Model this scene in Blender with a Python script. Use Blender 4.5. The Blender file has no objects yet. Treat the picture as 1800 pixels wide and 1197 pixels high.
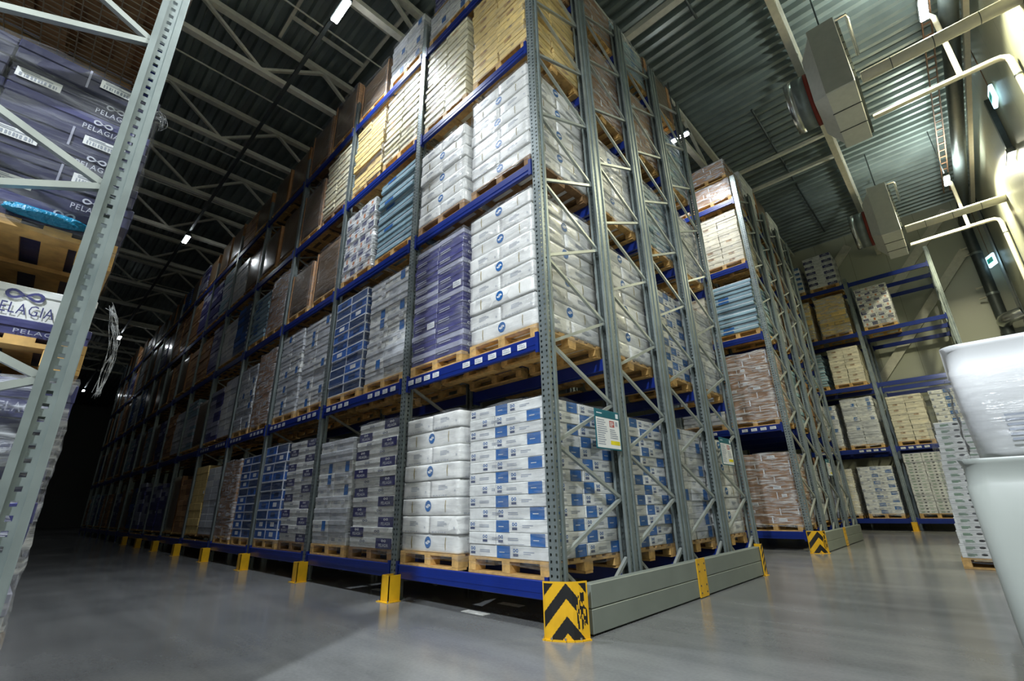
import bpy, math, random
from mathutils import Vector, Matrix
random.seed(7)
SC = bpy.context.scene
COL = SC.collection
PI = math.pi

# ------------------------------------------------------------------ camera
cam_d = bpy.data.cameras.new('camera')
cam = bpy.data.objects.new('camera', cam_d); COL.objects.link(cam)
cam_d.sensor_fit = 'HORIZONTAL'; cam_d.sensor_width = 36.0
cam_d.lens = 815.63 * 36.0 / 1800.0
cam_d.clip_start = 0.05; cam_d.clip_end = 300
_R = ((0.7195651, 0.6941286, -0.0202873), (-0.2482184, 0.2298103, -0.9410499), (-0.6485474, 0.6821823, 0.3376590))
cam.matrix_world = Matrix(((_R[0][0], -_R[1][0], -_R[2][0], 2.7401), (_R[0][1], -_R[1][1], -_R[2][1], -3.3361),
                           (_R[0][2], -_R[1][2], -_R[2][2], 0.9657), (0, 0, 0, 1)))
SC.camera = cam

# ------------------------------------------------------------------ world, exposure
w = bpy.data.worlds.new('world'); SC.world = w; w.use_nodes = True
w.node_tree.nodes['Background'].inputs[0].default_value = (0.5, 0.6, 0.75, 1)
w.node_tree.nodes['Background'].inputs[1].default_value = 0.01
SC.view_settings.view_transform = 'Standard'; SC.view_settings.look = 'None'
SC.view_settings.exposure = 0.0; SC.view_settings.gamma = 1.0
SC.view_settings.use_curve_mapping = False

# lamps: (x, y, z, power, colour, kind)
COOL = (0.86, 0.93, 1.0); WARM = (1.0, 0.95, 0.66); NEUT = (0.95, 0.98, 1.0)
LAMPS = [(-3.73, -1.03, 9.86, 210, COOL, 'aisle'), (-14.8, -1.03, 9.86, 6, COOL, 'aisle'), (-28.2, -1.03, 9.86, 5, COOL, 'aisle'),
         (-44.0, -1.03, 9.86, 5, COOL, 'aisle'), (-0.68, 6.68, 9.9, 150, NEUT, 'aisle'),
         (4.24, 6.88, 9.9, 320, WARM, 'cross'), (4.29, 14.07, 9.9, 380, WARM, 'cross'),
         (4.25, -2.0, 9.9, 170, NEUT, 'cross'), (3.3, -8.6, 9.9, 2250, COOL, 'cross')]

# ------------------------------------------------------------------ materials
MATS = {}
def nmat(name):
    m = bpy.data.materials.new(name); m.use_nodes = True
    MATS[name] = m
    return m, m.node_tree.nodes, m.node_tree.links, m.node_tree.nodes['Principled BSDF']
def mat(name, col, rough=0.6, metal=0.0, var=0.12, scale=9.0, bump=0.0, objvar=0.0, spec=0.4, coat=0.0, bscale=None):
    m, N, L, b = nmat(name)
    b.inputs['Roughness'].default_value = rough; b.inputs['Metallic'].default_value = metal
    b.inputs['Specular IOR Level'].default_value = spec
    if coat: b.inputs['Coat Weight'].default_value = coat; b.inputs['Coat Roughness'].default_value = 0.12
    tc = N.new('ShaderNodeTexCoord'); nz = N.new('ShaderNodeTexNoise'); nz.inputs['Scale'].default_value = scale
    nz.inputs['Detail'].default_value = 4
    L.new(tc.outputs['Object'], nz.inputs['Vector'])
    mr = N.new('ShaderNodeMapRange'); mr.inputs['From Min'].default_value = 0.3; mr.inputs['From Max'].default_value = 0.7
    mr.inputs['To Min'].default_value = 1 - var; mr.inputs['To Max'].default_value = 1 + var
    L.new(nz.outputs['Fac'], mr.inputs['Value'])
    fac = mr.outputs['Result']
    if objvar:
        oi = N.new('ShaderNodeObjectInfo'); mr2 = N.new('ShaderNodeMapRange')
        mr2.inputs['To Min'].default_value = 1 - objvar; mr2.inputs['To Max'].default_value = 1 + objvar
        L.new(oi.outputs['Random'], mr2.inputs['Value'])
        mu = N.new('ShaderNodeMath'); mu.operation = 'MULTIPLY'
        L.new(fac, mu.inputs[0]); L.new(mr2.outputs['Result'], mu.inputs[1]); fac = mu.outputs[0]
    vm = N.new('ShaderNodeVectorMath'); vm.operation = 'SCALE'; vm.inputs[0].default_value = col[:3]
    L.new(fac, vm.inputs['Scale']); L.new(vm.outputs[0], b.inputs['Base Color'])
    if bump:
        n2 = N.new('ShaderNodeTexNoise'); n2.inputs['Scale'].default_value = bscale or scale * 1.5; n2.inputs['Detail'].default_value = 3
        L.new(tc.outputs['Object'], n2.inputs['Vector'])
        bp = N.new('ShaderNodeBump'); bp.inputs['Strength'].default_value = bump; bp.inputs['Distance'].default_value = 0.02
        L.new(n2.outputs['Fac'], bp.inputs['Height']); L.new(bp.outputs[0], b.inputs['Normal'])
    return m
def emis(name, col, s):
    m, N, L, b = nmat(name)
    b.inputs['Base Color'].default_value = (*col, 1)
    b.inputs['Emission Color'].default_value = (*col, 1); b.inputs['Emission Strength'].default_value = s
    return m

mat('white_card', (0.72, 0.73, 0.71), 0.45, bump=0.15, objvar=0.06, coat=0.25)
mat('satchel', (0.80, 0.80, 0.77), 0.38, bump=0.3, scale=7, bscale=9, objvar=0.05, coat=0.3, var=0.06)
mat('grey_card', (0.52, 0.54, 0.57), 0.45, bump=0.25, objvar=0.15, coat=0.3)
mat('cream_card', (0.72, 0.67, 0.52), 0.6, bump=0.2, objvar=0.10)
mat('sack', (0.70, 0.52, 0.20), 0.6, bump=0.4, objvar=0.14)
mat('pale_sack', (0.72, 0.67, 0.46), 0.6, bump=0.3, objvar=0.12)
mat('kraft', (0.30, 0.155, 0.068), 0.55, bump=0.15, objvar=0.12, coat=0.2)
mat('kraft_light', (0.44, 0.25, 0.11), 0.6, bump=0.15, objvar=0.1)
mat('brown_film', (0.16, 0.105, 0.06), 0.28, bump=0.5, scale=3, bscale=4, objvar=0.2, coat=0.5)
mat('edge_board', (0.46, 0.24, 0.10), 0.7, objvar=0.15)
mat('indigo_card', (0.030, 0.032, 0.088), 0.42, bump=0.2, objvar=0.3, coat=0.3)
mat('navy_card', (0.045, 0.047, 0.145), 0.42, bump=0.2, objvar=0.25, coat=0.3)
mat('purple_card', (0.06, 0.06, 0.20), 0.40, bump=0.25, objvar=0.22, coat=0.3)
mat('lilac_card', (0.36, 0.37, 0.47), 0.45, bump=0.2, objvar=0.12, coat=0.2)
mat('blue_card', (0.008, 0.10, 0.42), 0.40, bump=0.2, objvar=0.3, coat=0.3)
mat('dark_blue_card', (0.015, 0.05, 0.16), 0.35, bump=0.2, objvar=0.3, coat=0.4)
mat('slab', (0.26, 0.40, 0.47), 0.4, bump=0.4, objvar=0.2, coat=0.25)
mat('print_blue', (0.022, 0.12, 0.36), 0.5)
mat('print_grey', (0.33, 0.36, 0.42), 0.6)
mat('print_dark', (0.07, 0.09, 0.17), 0.6)
mat('print_orange', (0.50, 0.17, 0.05), 0.6)
mat('print_green', (0.14, 0.30, 0.16), 0.6)
mat('sticker', (0.82, 0.83, 0.83), 0.5, var=0.04)
mat('emblem_blue', (0.012, 0.12, 0.36), 0.5, var=0.05)
mat('strap', (0.26, 0.20, 0.05), 0.6)
mat('tape', (0.80, 0.83, 0.88), 0.35, var=0.05)
mat('wood', (0.58, 0.355, 0.125), 0.7, var=0.25, scale=14, objvar=0.16)
mat('wood_dark', (0.30, 0.17, 0.075), 0.75, var=0.25, scale=14, objvar=0.2)
mat('beam_blue', (0.005, 0.022, 0.19), 0.35, var=0.1, scale=4, coat=0.3)
mat('yellow', (0.72, 0.40, 0.012), 0.42, var=0.10, scale=10, coat=0.2)
mat('black_paint', (0.012, 0.012, 0.012), 0.5)
mat('galv', (0.25, 0.29, 0.285), 0.42, 0.55, var=0.14, scale=5)
mat('brace_metal', (0.42, 0.45, 0.42), 0.40, 0.5, var=0.12, scale=5)
mat('barrier_grey', (0.21, 0.235, 0.205), 0.45, 0.1, var=0.06, scale=3)
mat('dark_steel', (0.075, 0.09, 0.09), 0.45, 0.4)
mat('silver', (0.6, 0.62, 0.6), 0.25, 0.9, var=0.06)
mat('truss_paint', (0.60, 0.59, 0.50), 0.55, var=0.08)
mat('unit_panel', (0.72, 0.73, 0.68), 0.5, var=0.05)
mat('unit_grey', (0.42, 0.43, 0.39), 0.5, var=0.05)
mat('pipe_white', (0.72, 0.68, 0.56), 0.42, var=0.06)
mat('red_paint', (0.25, 0.035, 0.02), 0.5)
mat('rust', (0.22, 0.12, 0.07), 0.6, var=0.3, scale=12)
mat('teal', (0.012, 0.13, 0.17), 0.45)
mat('paper', (0.80, 0.81, 0.80), 0.5, var=0.03)
mat('sign_yellow', (0.78, 0.66, 0.02), 0.5)
mat('print_red', (0.42, 0.08, 0.07), 0.5)
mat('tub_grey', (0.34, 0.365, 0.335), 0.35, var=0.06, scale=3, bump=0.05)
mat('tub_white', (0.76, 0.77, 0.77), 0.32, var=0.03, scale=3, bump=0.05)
mat('floor_mark', (0.62, 0.62, 0.58), 0.6, var=0.25, scale=20)
mat('logo_pale', (0.58, 0.60, 0.70), 0.5)
mat('cyan_film', (0.012, 0.20, 0.36), 0.3, bump=1.0, scale=25)
mat('wire', (0.32, 0.27, 0.19), 0.5, 0.5)
emis('lamp_glow', (0.9, 0.96, 1.0), 60.0)
emis('lamp_glow_far', (0.85, 0.93, 1.0), 25.0)
emis('wall_glow', (1.0, 0.97, 0.85), 9.0)
emis('exit_glow', (0.55, 0.85, 1.0), 2.2)
emis('exit_green', (0.02, 0.45, 0.38), 0.6)

def perforated():
    m, N, L, b = nmat('perforated')
    b.inputs['Roughness'].default_value = 0.40; b.inputs['Metallic'].default_value = 0.55
    tc = N.new('ShaderNodeTexCoord'); sp = N.new('ShaderNodeSeparateXYZ'); L.new(tc.outputs['Object'], sp.inputs[0])
    sn = N.new('ShaderNodeSeparateXYZ'); L.new(tc.outputs['Normal'], sn.inputs[0])
    def M(op, a, c=None, v=None):
        n = N.new('ShaderNodeMath'); n.operation = op
        if hasattr(a, 'is_linked'): L.new(a, n.inputs[0])
        else: n.inputs[0].default_value = a
        if c is not None:
            if hasattr(c, 'is_linked'): L.new(c, n.inputs[1])
            else: n.inputs[1].default_value = c
        return n.outputs[0]
    z = M('FRACT', M('DIVIDE', sp.outputs[2], 0.055))
    zin = M('LESS_THAN', M('ABSOLUTE', M('SUBTRACT', z, 0.5)), 0.20)
    xin = M('LESS_THAN', M('ABSOLUTE', M('SUBTRACT', M('ABSOLUTE', sp.outputs[0]), 0.030)), 0.010)
    yin = M('LESS_THAN', M('ABSOLUTE', M('SUBTRACT', sp.outputs[1], 0.059)), 0.011)
    fy = M('GREATER_THAN', M('ABSOLUTE', sn.outputs[1]), 0.7)
    fx = M('GREATER_THAN', M('ABSOLUTE', sn.outputs[0]), 0.7)
    h = M('MULTIPLY', zin, M('MAXIMUM', M('MULTIPLY', fy, xin), M('MULTIPLY', fx, yin)))
    nz = N.new('ShaderNodeTexNoise'); nz.inputs['Scale'].default_value = 6; L.new(tc.outputs['Object'], nz.inputs['Vector'])
    cr = N.new('ShaderNodeValToRGB'); cr.color_ramp.elements[0].position = 0.3; cr.color_ramp.elements[1].position = 0.7
    cr.color_ramp.elements[0].color = (0.20, 0.24, 0.24, 1); cr.color_ramp.elements[1].color = (0.30, 0.345, 0.34, 1)
    L.new(nz.outputs['Fac'], cr.inputs[0]); L.new(cr.outputs[0], b.inputs['Base Color'])
    tr = N.new('ShaderNodeBsdfTransparent'); mx = N.new('ShaderNodeMixShader')
    L.new(h, mx.inputs[0]); L.new(b.outputs[0], mx.inputs[1]); L.new(tr.outputs[0], mx.inputs[2])
    L.new(mx.outputs[0], N['Material Output'].inputs[0])
perforated()

def film_mat(name, lo, hi, c=0.36):
    m, N, L, b = nmat(name)
    b.inputs['Base Color'].default_value = (c, c*1.03, c*1.07, 1); b.inputs['Roughness'].default_value = 0.17
    b.inputs['Specular IOR Level'].default_value = 1.0
    tc = N.new('ShaderNodeTexCoord'); mp = N.new('ShaderNodeMapping'); mp.inputs['Scale'].default_value = (2.2, 2.2, 15)
    mp.inputs['Rotation'].default_value = (0.12, 0.10, 0)
    L.new(tc.outputs['Object'], mp.inputs[0])
    nz = N.new('ShaderNodeTexNoise'); nz.inputs['Scale'].default_value = 1.6; nz.inputs['Detail'].default_value = 5; nz.inputs['Distortion'].default_value = 0.6
    L.new(mp.outputs[0], nz.inputs['Vector'])
    mr = N.new('ShaderNodeMapRange'); mr.inputs['From Min'].default_value = 0.42; mr.inputs['From Max'].default_value = 0.78
    mr.inputs['To Min'].default_value = lo; mr.inputs['To Max'].default_value = hi
    L.new(nz.outputs['Fac'], mr.inputs['Value'])
    bp = N.new('ShaderNodeBump'); bp.inputs['Strength'].default_value = 0.8; bp.inputs['Distance'].default_value = 0.03
    L.new(nz.outputs['Fac'], bp.inputs['Height']); L.new(bp.outputs[0], b.inputs['Normal'])
    tr = N.new('ShaderNodeBsdfTransparent'); mx = N.new('ShaderNodeMixShader')
    L.new(mr.outputs[0], mx.inputs[0]); L.new(tr.outputs[0], mx.inputs[1]); L.new(b.outputs[0], mx.inputs[2])
    L.new(mx.outputs[0], N['Material Output'].inputs[0])
film_mat('film', 0.05, 0.40); film_mat('film_heavy', 0.08, 0.85, 0.8)

def floor_mat():
    m, N, L, b = nmat('concrete')
    tc = N.new('ShaderNodeTexCoord')
    n1 = N.new('ShaderNodeTexNoise'); n1.inputs['Scale'].default_value = 0.55; n1.inputs['Detail'].default_value = 8; n1.inputs['Roughness'].default_value = 0.62
    n2 = N.new('ShaderNodeTexNoise'); n2.inputs['Scale'].default_value = 45; n2.inputs['Detail'].default_value = 4
    mp = N.new('ShaderNodeMapping'); mp.inputs['Scale'].default_value = (0.25, 2.5, 1); mp.inputs['Rotation'].default_value = (0, 0, 0.12)
    n3 = N.new('ShaderNodeTexNoise'); n3.inputs['Scale'].default_value = 1.3; n3.inputs['Detail'].default_value = 5
    L.new(tc.outputs['Object'], n1.inputs['Vector']); L.new(tc.outputs['Object'], n2.inputs['Vector'])
    L.new(tc.outputs['Object'], mp.inputs[0]); L.new(mp.outputs[0], n3.inputs['Vector'])
    cr = N.new('ShaderNodeValToRGB'); e = cr.color_ramp.elements
    e[0].position = 0.3; e[0].color = (0.085, 0.088, 0.09, 1); e[1].position = 0.72; e[1].color = (0.235, 0.238, 0.235, 1)
    mx = N.new('ShaderNodeMix'); mx.inputs[0].default_value = 0.45
    L.new(n1.outputs['Fac'], mx.inputs[2]); L.new(n3.outputs['Fac'], mx.inputs[3])
    mx2 = N.new('ShaderNodeMix'); mx2.inputs[0].default_value = 0.16
    L.new(mx.outputs[0], mx2.inputs[2]); L.new(n2.outputs['Fac'], mx2.inputs[3])
    L.new(mx2.outputs[0], cr.inputs[0]); L.new(cr.outputs[0], b.inputs['Base Color'])
    mr = N.new('ShaderNodeMapRange'); mr.inputs['To Min'].default_value = 0.10; mr.inputs['To Max'].default_value = 0.28
    L.new(n1.outputs['Fac'], mr.inputs['Value']); L.new(mr.outputs[0], b.inputs['Roughness'])
    b.inputs['Specular IOR Level'].default_value = 0.5
    bp = N.new('ShaderNodeBump'); bp.inputs['Strength'].default_value = 0.08; L.new(n2.outputs['Fac'], bp.inputs['Height']); L.new(bp.outputs[0], b.inputs['Normal'])
floor_mat()
mat('roof_sheet', (0.25, 0.295, 0.28), 0.34, 0.4, var=0.18, scale=1.2)
def wall_mat(name, col, axis):
    m, N, L, b = nmat(name)
    tc = N.new('ShaderNodeTexCoord'); sp = N.new('ShaderNodeSeparateXYZ'); L.new(tc.outputs['Object'], sp.inputs[0])
    f = N.new('ShaderNodeMath'); f.operation = 'MULTIPLY'; f.inputs[1].default_value = 1 / 1.15; L.new(sp.outputs[axis], f.inputs[0])
    fr = N.new('ShaderNodeMath'); fr.operation = 'FRACT'; L.new(f.outputs[0], fr.inputs[0])
    lt = N.new('ShaderNodeMath'); lt.operation = 'LESS_THAN'; lt.inputs[1].default_value = 0.012; L.new(fr.outputs[0], lt.inputs[0])
    mx = N.new('ShaderNodeMix'); mx.data_type = 'RGBA'; mx.inputs[6].default_value = (*col, 1); mx.inputs[7].default_value = (col[0]*.55, col[1]*.55, col[2]*.5, 1)
    L.new(lt.outputs[0], mx.inputs[0]); L.new(mx.outputs[2], b.inputs['Base Color'])
    b.inputs['Roughness'].default_value = 0.35; b.inputs['Specular IOR Level'].default_value = 0.5
wall_mat('wall_panel_x', (0.40, 0.415, 0.33), 0)
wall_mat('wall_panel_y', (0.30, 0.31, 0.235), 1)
mat('wall_dark', (0.10, 0.10, 0.10), 0.7)

# ------------------------------------------------------------------ mesh helper
class MB:
    def __init__(s): s.v = []; s.f = []; s.m = []; s.ms = []; s.sm = []
    def mi(s, name):
        if name not in s.ms: s.ms.append(name)
        return s.ms.index(name)
    def add(s, vs, fs, m, smooth=False):
        o = len(s.v); i = s.mi(m); s.v += [tuple(p) for p in vs]
        for f in fs: s.f.append(tuple(o + k for k in f)); s.m.append(i); s.sm.append(smooth)
    def box(s, x0, y0, z0, x1, y1, z1, m):
        v = [(x0,y0,z0),(x1,y0,z0),(x1,y1,z0),(x0,y1,z0),(x0,y0,z1),(x1,y0,z1),(x1,y1,z1),(x0,y1,z1)]
        s.add(v, [(3,2,1,0),(4,5,6,7),(0,1,5,4),(1,2,6,5),(2,3,7,6),(3,0,4,7)], m)
    def cbox(s, x0, y0, z0, x1, y1, z1, c, m):
        X, Y, Z = (x0, x1), (y0, y1), (z0, z1); v = []; idx = {}
        for i in (0,1):
            for j in (0,1):
                for k in (0,1):
                    a = (1-2*i)*c; b = (1-2*j)*c; d = (1-2*k)*c
                    for t, p in enumerate(((X[i], Y[j]+b, Z[k]+d), (X[i]+a, Y[j], Z[k]+d), (X[i]+a, Y[j]+b, Z[k]))):
                        idx[i,j,k,t] = len(v); v.append(p)
        f = []
        for i in (0,1):
            q = [idx[i,0,0,0], idx[i,1,0,0], idx[i,1,1,0], idx[i,0,1,0]]; f.append(q if i else q[::-1])
            q = [idx[0,i,0,1], idx[0,i,1,1], idx[1,i,1,1], idx[1,i,0,1]]; f.append(q if i else q[::-1])
            q = [idx[0,0,i,2], idx[1,0,i,2], idx[1,1,i,2], idx[0,1,i,2]]; f.append(q if i else q[::-1])
        for i in (0,1):
            for j in (0,1):
                e = 1 if i == j else 0
                def put(q, flip): f.append(q[::-1] if flip else q)
                put([idx[i,j,0,0], idx[i,j,0,1], idx[i,j,1,1], idx[i,j,1,0]], not e)
                put([idx[i,0,j,0], idx[i,1,j,0], idx[i,1,j,2], idx[i,0,j,2]], not e)
                put([idx[0,i,j,1], idx[0,i,j,2], idx[1,i,j,2], idx[1,i,j,1]], not e)
        for i in (0,1):
            for j in (0,1):
                for k in (0,1):
                    q = [idx[i,j,k,0], idx[i,j,k,1], idx[i,j,k,2]]; f.append(q if (i+j+k) % 2 else q[::-1])
        s.add(v, f, m)
    def bar(s, p, q, w, h, m, up=(0,0,1)):
        p = Vector(p); q = Vector(q); d = (q-p).normalized(); u = Vector(up)
        if abs(d.dot(u)) > 0.98: u = Vector((1,0,0))
        a = d.cross(u).normalized(); b = a.cross(d).normalized()
        v = []
        for c in (p, q):
            for sa, sb in ((-1,-1),(1,-1),(1,1),(-1,1)): v.append(c + a*sa*w/2 + b*sb*h/2)
        s.add(v, [(0,1,2,3),(7,6,5,4),(0,4,5,1),(1,5,6,2),(2,6,7,3),(3,7,4,0)], m)
    def tube(s, pts, r, m, n=10, caps=True):
        pts = [Vector(p) for p in pts]; rings = []; prev = None
        for i, p in enumerate(pts):
            d = (pts[min(i+1, len(pts)-1)] - pts[max(i-1, 0)]).normalized()
            u = prev if prev is not None and abs(prev.dot(d)) < 0.95 else (Vector((0,0,1)) if abs(d.z) < 0.9 else Vector((1,0,0)))
            a = d.cross(u).normalized(); b = a.cross(d).normalized(); prev = b
            rr = r[i] if isinstance(r, (list, tuple)) else r
            rings.append([p + (a*math.cos(2*PI*k/n) + b*math.sin(2*PI*k/n))*rr for k in range(n)])
        v = [x for rg in rings for x in rg]; f = []
        for i in range(len(pts)-1):
            for k in range(n): f.append((i*n+k, i*n+(k+1) % n, (i+1)*n+(k+1) % n, (i+1)*n+k))
        s.add(v, f, m, True)
        if caps: s.add(rings[0], [tuple(range(n))], m); s.add(rings[-1], [tuple(reversed(range(n)))], m)
    def rbox(s, sx, sy, sz, r, bulge, m, n=7, cz=0.0, seed=0):
        # plump rounded box centred on x,y with its base at z = cz
        rnd = random.Random(seed); hx, hy, hz = sx/2, sy/2, sz/2; key = {}; v = []; f = []
        ph = [rnd.uniform(0, 6) for _ in range(6)]
        def vert(a, b, c):
            k = (a, b, c)
            if k in key: return key[k]
            u = [2*a/n-1, 2*b/n-1, 2*c/n-1]
            def warp(t): return math.copysign(abs(t)**0.8, t)
            P = Vector((warp(u[0])*hx, warp(u[1])*hy, warp(u[2])*hz))
            I = Vector((max(-hx+r, min(hx-r, P.x)), max(-hy+r, min(hy-r, P.y)), max(-hz+r, min(hz-r, P.z))))
            d = P - I
            Q = I + d.normalized()*r if d.length > 1e-6 else P
            bx = bulge*(1-u[1]**2)*(1-u[2]**2); by = bulge*(1-u[0]**2)*(1-u[2]**2); bz = 0.5*bulge*(1-u[0]**2)*(1-u[1]**2)
            Q = Q + Vector((math.copysign(bx, u[0])*(abs(u[0]) > .99), math.copysign(by, u[1])*(abs(u[1]) > .99), math.copysign(bz, u[2])*(abs(u[2]) > .99)))
            Q += Vector((math.sin(5*u[1]+4*u[2]+ph[0]), math.sin(5*u[0]+4*u[2]+ph[1]), 0))*bulge*0.22
            key[k] = len(v); v.append(Q + Vector((0, 0, hz+cz))); return key[k]
        for a in range(n):
            for b in range(n):
                for t in (0, n):
                    q = [vert(a,b,t), vert(a+1,b,t), vert(a+1,b+1,t), vert(a,b+1,t)]; f.append(q if t else q[::-1])
                    q = [vert(a,t,b), vert(a,t,b+1), vert(a+1,t,b+1), vert(a+1,t,b)]; f.append(q if t else q[::-1])
                    q = [vert(t,a,b), vert(t,a+1,b), vert(t,a+1,b+1), vert(t,a,b+1)]; f.append(q if t else q[::-1])
        s.add(v, f, m, True)
    def data(s, name):
        me = bpy.data.meshes.new(name); me.from_pydata(s.v, [], s.f)
        for n in s.ms: me.materials.append(MATS[n])
        me.polygons.foreach_set('material_index', s.m); me.polygons.foreach_set('use_smooth', s.sm)
        me.update(); return me
    def build(s, name, parent=None, loc=(0,0,0)): return link(name, s.data(name), parent, loc)
def link(name, me, parent=None, loc=(0,0,0), rz=0.0):
    o = bpy.data.objects.new(name, me); COL.objects.link(o); o.parent = parent; o.location = loc; o.rotation_euler = (0, 0, rz)
    return o
def thing(name, label, cat, loc=(0,0,0), rz=0.0, group=None):
    o = bpy.data.objects.new(name, None); COL.objects.link(o); o.location = loc; o.rotation_euler = (0, 0, rz)
    o.empty_display_size = 0.1
    return tag(o, label, cat, group)
def tag(o, label, cat, group=None):
    o['label'] = label; o['category'] = cat
    if group: o['group'] = group
    o['kind'] = 'thing'
    return o
def struct(o): o['kind'] = 'structure'; return o
ORD = ['zeroth','first','second','third','fourth','fifth','sixth','seventh','eighth','ninth','tenth','eleventh','twelfth','thirteenth','fourteenth','fifteenth','sixteenth']
LEV = {1: 'lowest', 2: 'second', 3: 'third', 4: 'fourth', 5: 'top'}

_txt = {}
def text_geo(t):
    if t in _txt: return _txt[t]
    c = bpy.data.curves.new('txt', 'FONT'); c.body = t; c.size = 1.0; c.resolution_u = 2; c.space_character = 1.12
    o = bpy.data.objects.new('txt', c); COL.objects.link(o)
    me = o.to_mesh(); vs = [tuple(v.co) for v in me.vertices]; fs = [tuple(p.vertices) for p in me.polygons]
    o.to_mesh_clear(); bpy.data.objects.remove(o); bpy.data.curves.remove(c)
    x0 = min(v[0] for v in vs); x1 = max(v[0] for v in vs); y0 = min(v[1] for v in vs); y1 = max(v[1] for v in vs)
    g = ([((v[0]-x0)/(x1-x0), (v[1]-y0)/(y1-y0)) for v in vs], fs, (x1-x0)/(y1-y0)); _txt[t] = g
    return g

# faces of a carton: local (u to the right, v up) as seen from outside
class Face:
    def __init__(s, mb, side, w, d, h, off=0.0022, zb=0.0):
        s.mb = mb; s.side = side; s.w = w if side in 'FB' else d; s.h = h
        o = off
        s.org, s.U, s.Nn = {'F': (Vector((-w/2, -d/2, zb)), Vector((1,0,0)), Vector((0,-1,0))), 'R': (Vector((w/2, -d/2, zb)), Vector((0,1,0)), Vector((1,0,0))),
            'B': (Vector((w/2, d/2, zb)), Vector((-1,0,0)), Vector((0,1,0))), 'L': (Vector((-w/2, d/2, zb)), Vector((0,-1,0)), Vector((-1,0,0)))}[side]
        s.o = o
    def P(s, u, v, e=0.0): return s.org + s.U*u*s.w + Vector((0,0,1))*v*s.h + s.Nn*(s.o+e)
    def quad(s, u0, v0, u1, v1, m, e=0.0): s.mb.add([s.P(u0,v0,e), s.P(u1,v0,e), s.P(u1,v1,e), s.P(u0,v1,e)], [(0,1,2,3)], m)
    def poly(s, pts, m, e=0.0): s.mb.add([s.P(u,v,e) for u, v in pts], [tuple(range(len(pts)))], m)
    def text(s, t, u0, v0, u1, v1, m, e=0.0):
        vs, fs, asp = text_geo(t)
        s.mb.add([s.P(u0+(u1-u0)*a, v0+(v1-v0)*b, e) for a, b in vs], fs, m)
    def lines(s, u0, v0, u1, v1, n, m, e=0.0, seed=1):
        r = random.Random(seed)
        for k in range(n):
            a = v0+(v1-v0)*(k+0.15)/n; b = v0+(v1-v0)*(k+0.65)/n
            s.quad(u0, a, u0+(u1-u0)*r.uniform(.6, 1), b, m, e)
    def barcode(s, u0, v0, u1, v1, e=0.0, seed=3):
        s.quad(u0, v0, u1, v1, 'sticker', e); r = random.Random(seed); x = u0+(u1-u0)*.08
        while x < u1-(u1-u0)*.1:
            wd = (u1-u0)*r.uniform(.02, .06); s.quad(x, v0+(v1-v0)*.12, x+wd, v0+(v1-v0)*.5, 'print_grey', e+.001); x += wd+(u1-u0)*r.uniform(.02, .05)
        s.quad(u0+(u1-u0)*.1, v0+(v1-v0)*.64, u0+(u1-u0)*.8, v0+(v1-v0)*.74, 'print_grey', e+.001); s.quad(u0+(u1-u0)*.1, v0+(v1-v0)*.82, u0+(u1-u0)*.5, v0+(v1-v0)*.9, 'print_grey', e+.001)
    def logo(s, u0, v0, u1, v1, m, e=0.0):
        # two joined loops drawn as a flat ribbon
        cu, cv = (u0+u1)/2, (v0+v1)/2; n = 28; wd = 0.17; A = []; B = []
        for k in range(n):
            t = 2*PI*k/n; dn = 1+math.sin(t)**2
            x = math.cos(t)/dn; y = math.sin(t)*math.cos(t)/dn*1.35
            sc = 1-wd
            A.append((cu+(u1-u0)/2*x, cv+(v1-v0)/2*y*1.9)); 
            cxo = .55 if x > 0 else -.55
            B.append((cu+(u1-u0)/2*(cxo+(x-cxo)*.55), cv+(v1-v0)/2*y*1.9*.5))
        for k in range(n):
            j = (k+1) % n
            s.mb.add([s.P(*A[k], e), s.P(*A[j], e), s.P(*B[j], e), s.P(*B[k], e)], [(0,1,2,3)], m)

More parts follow.
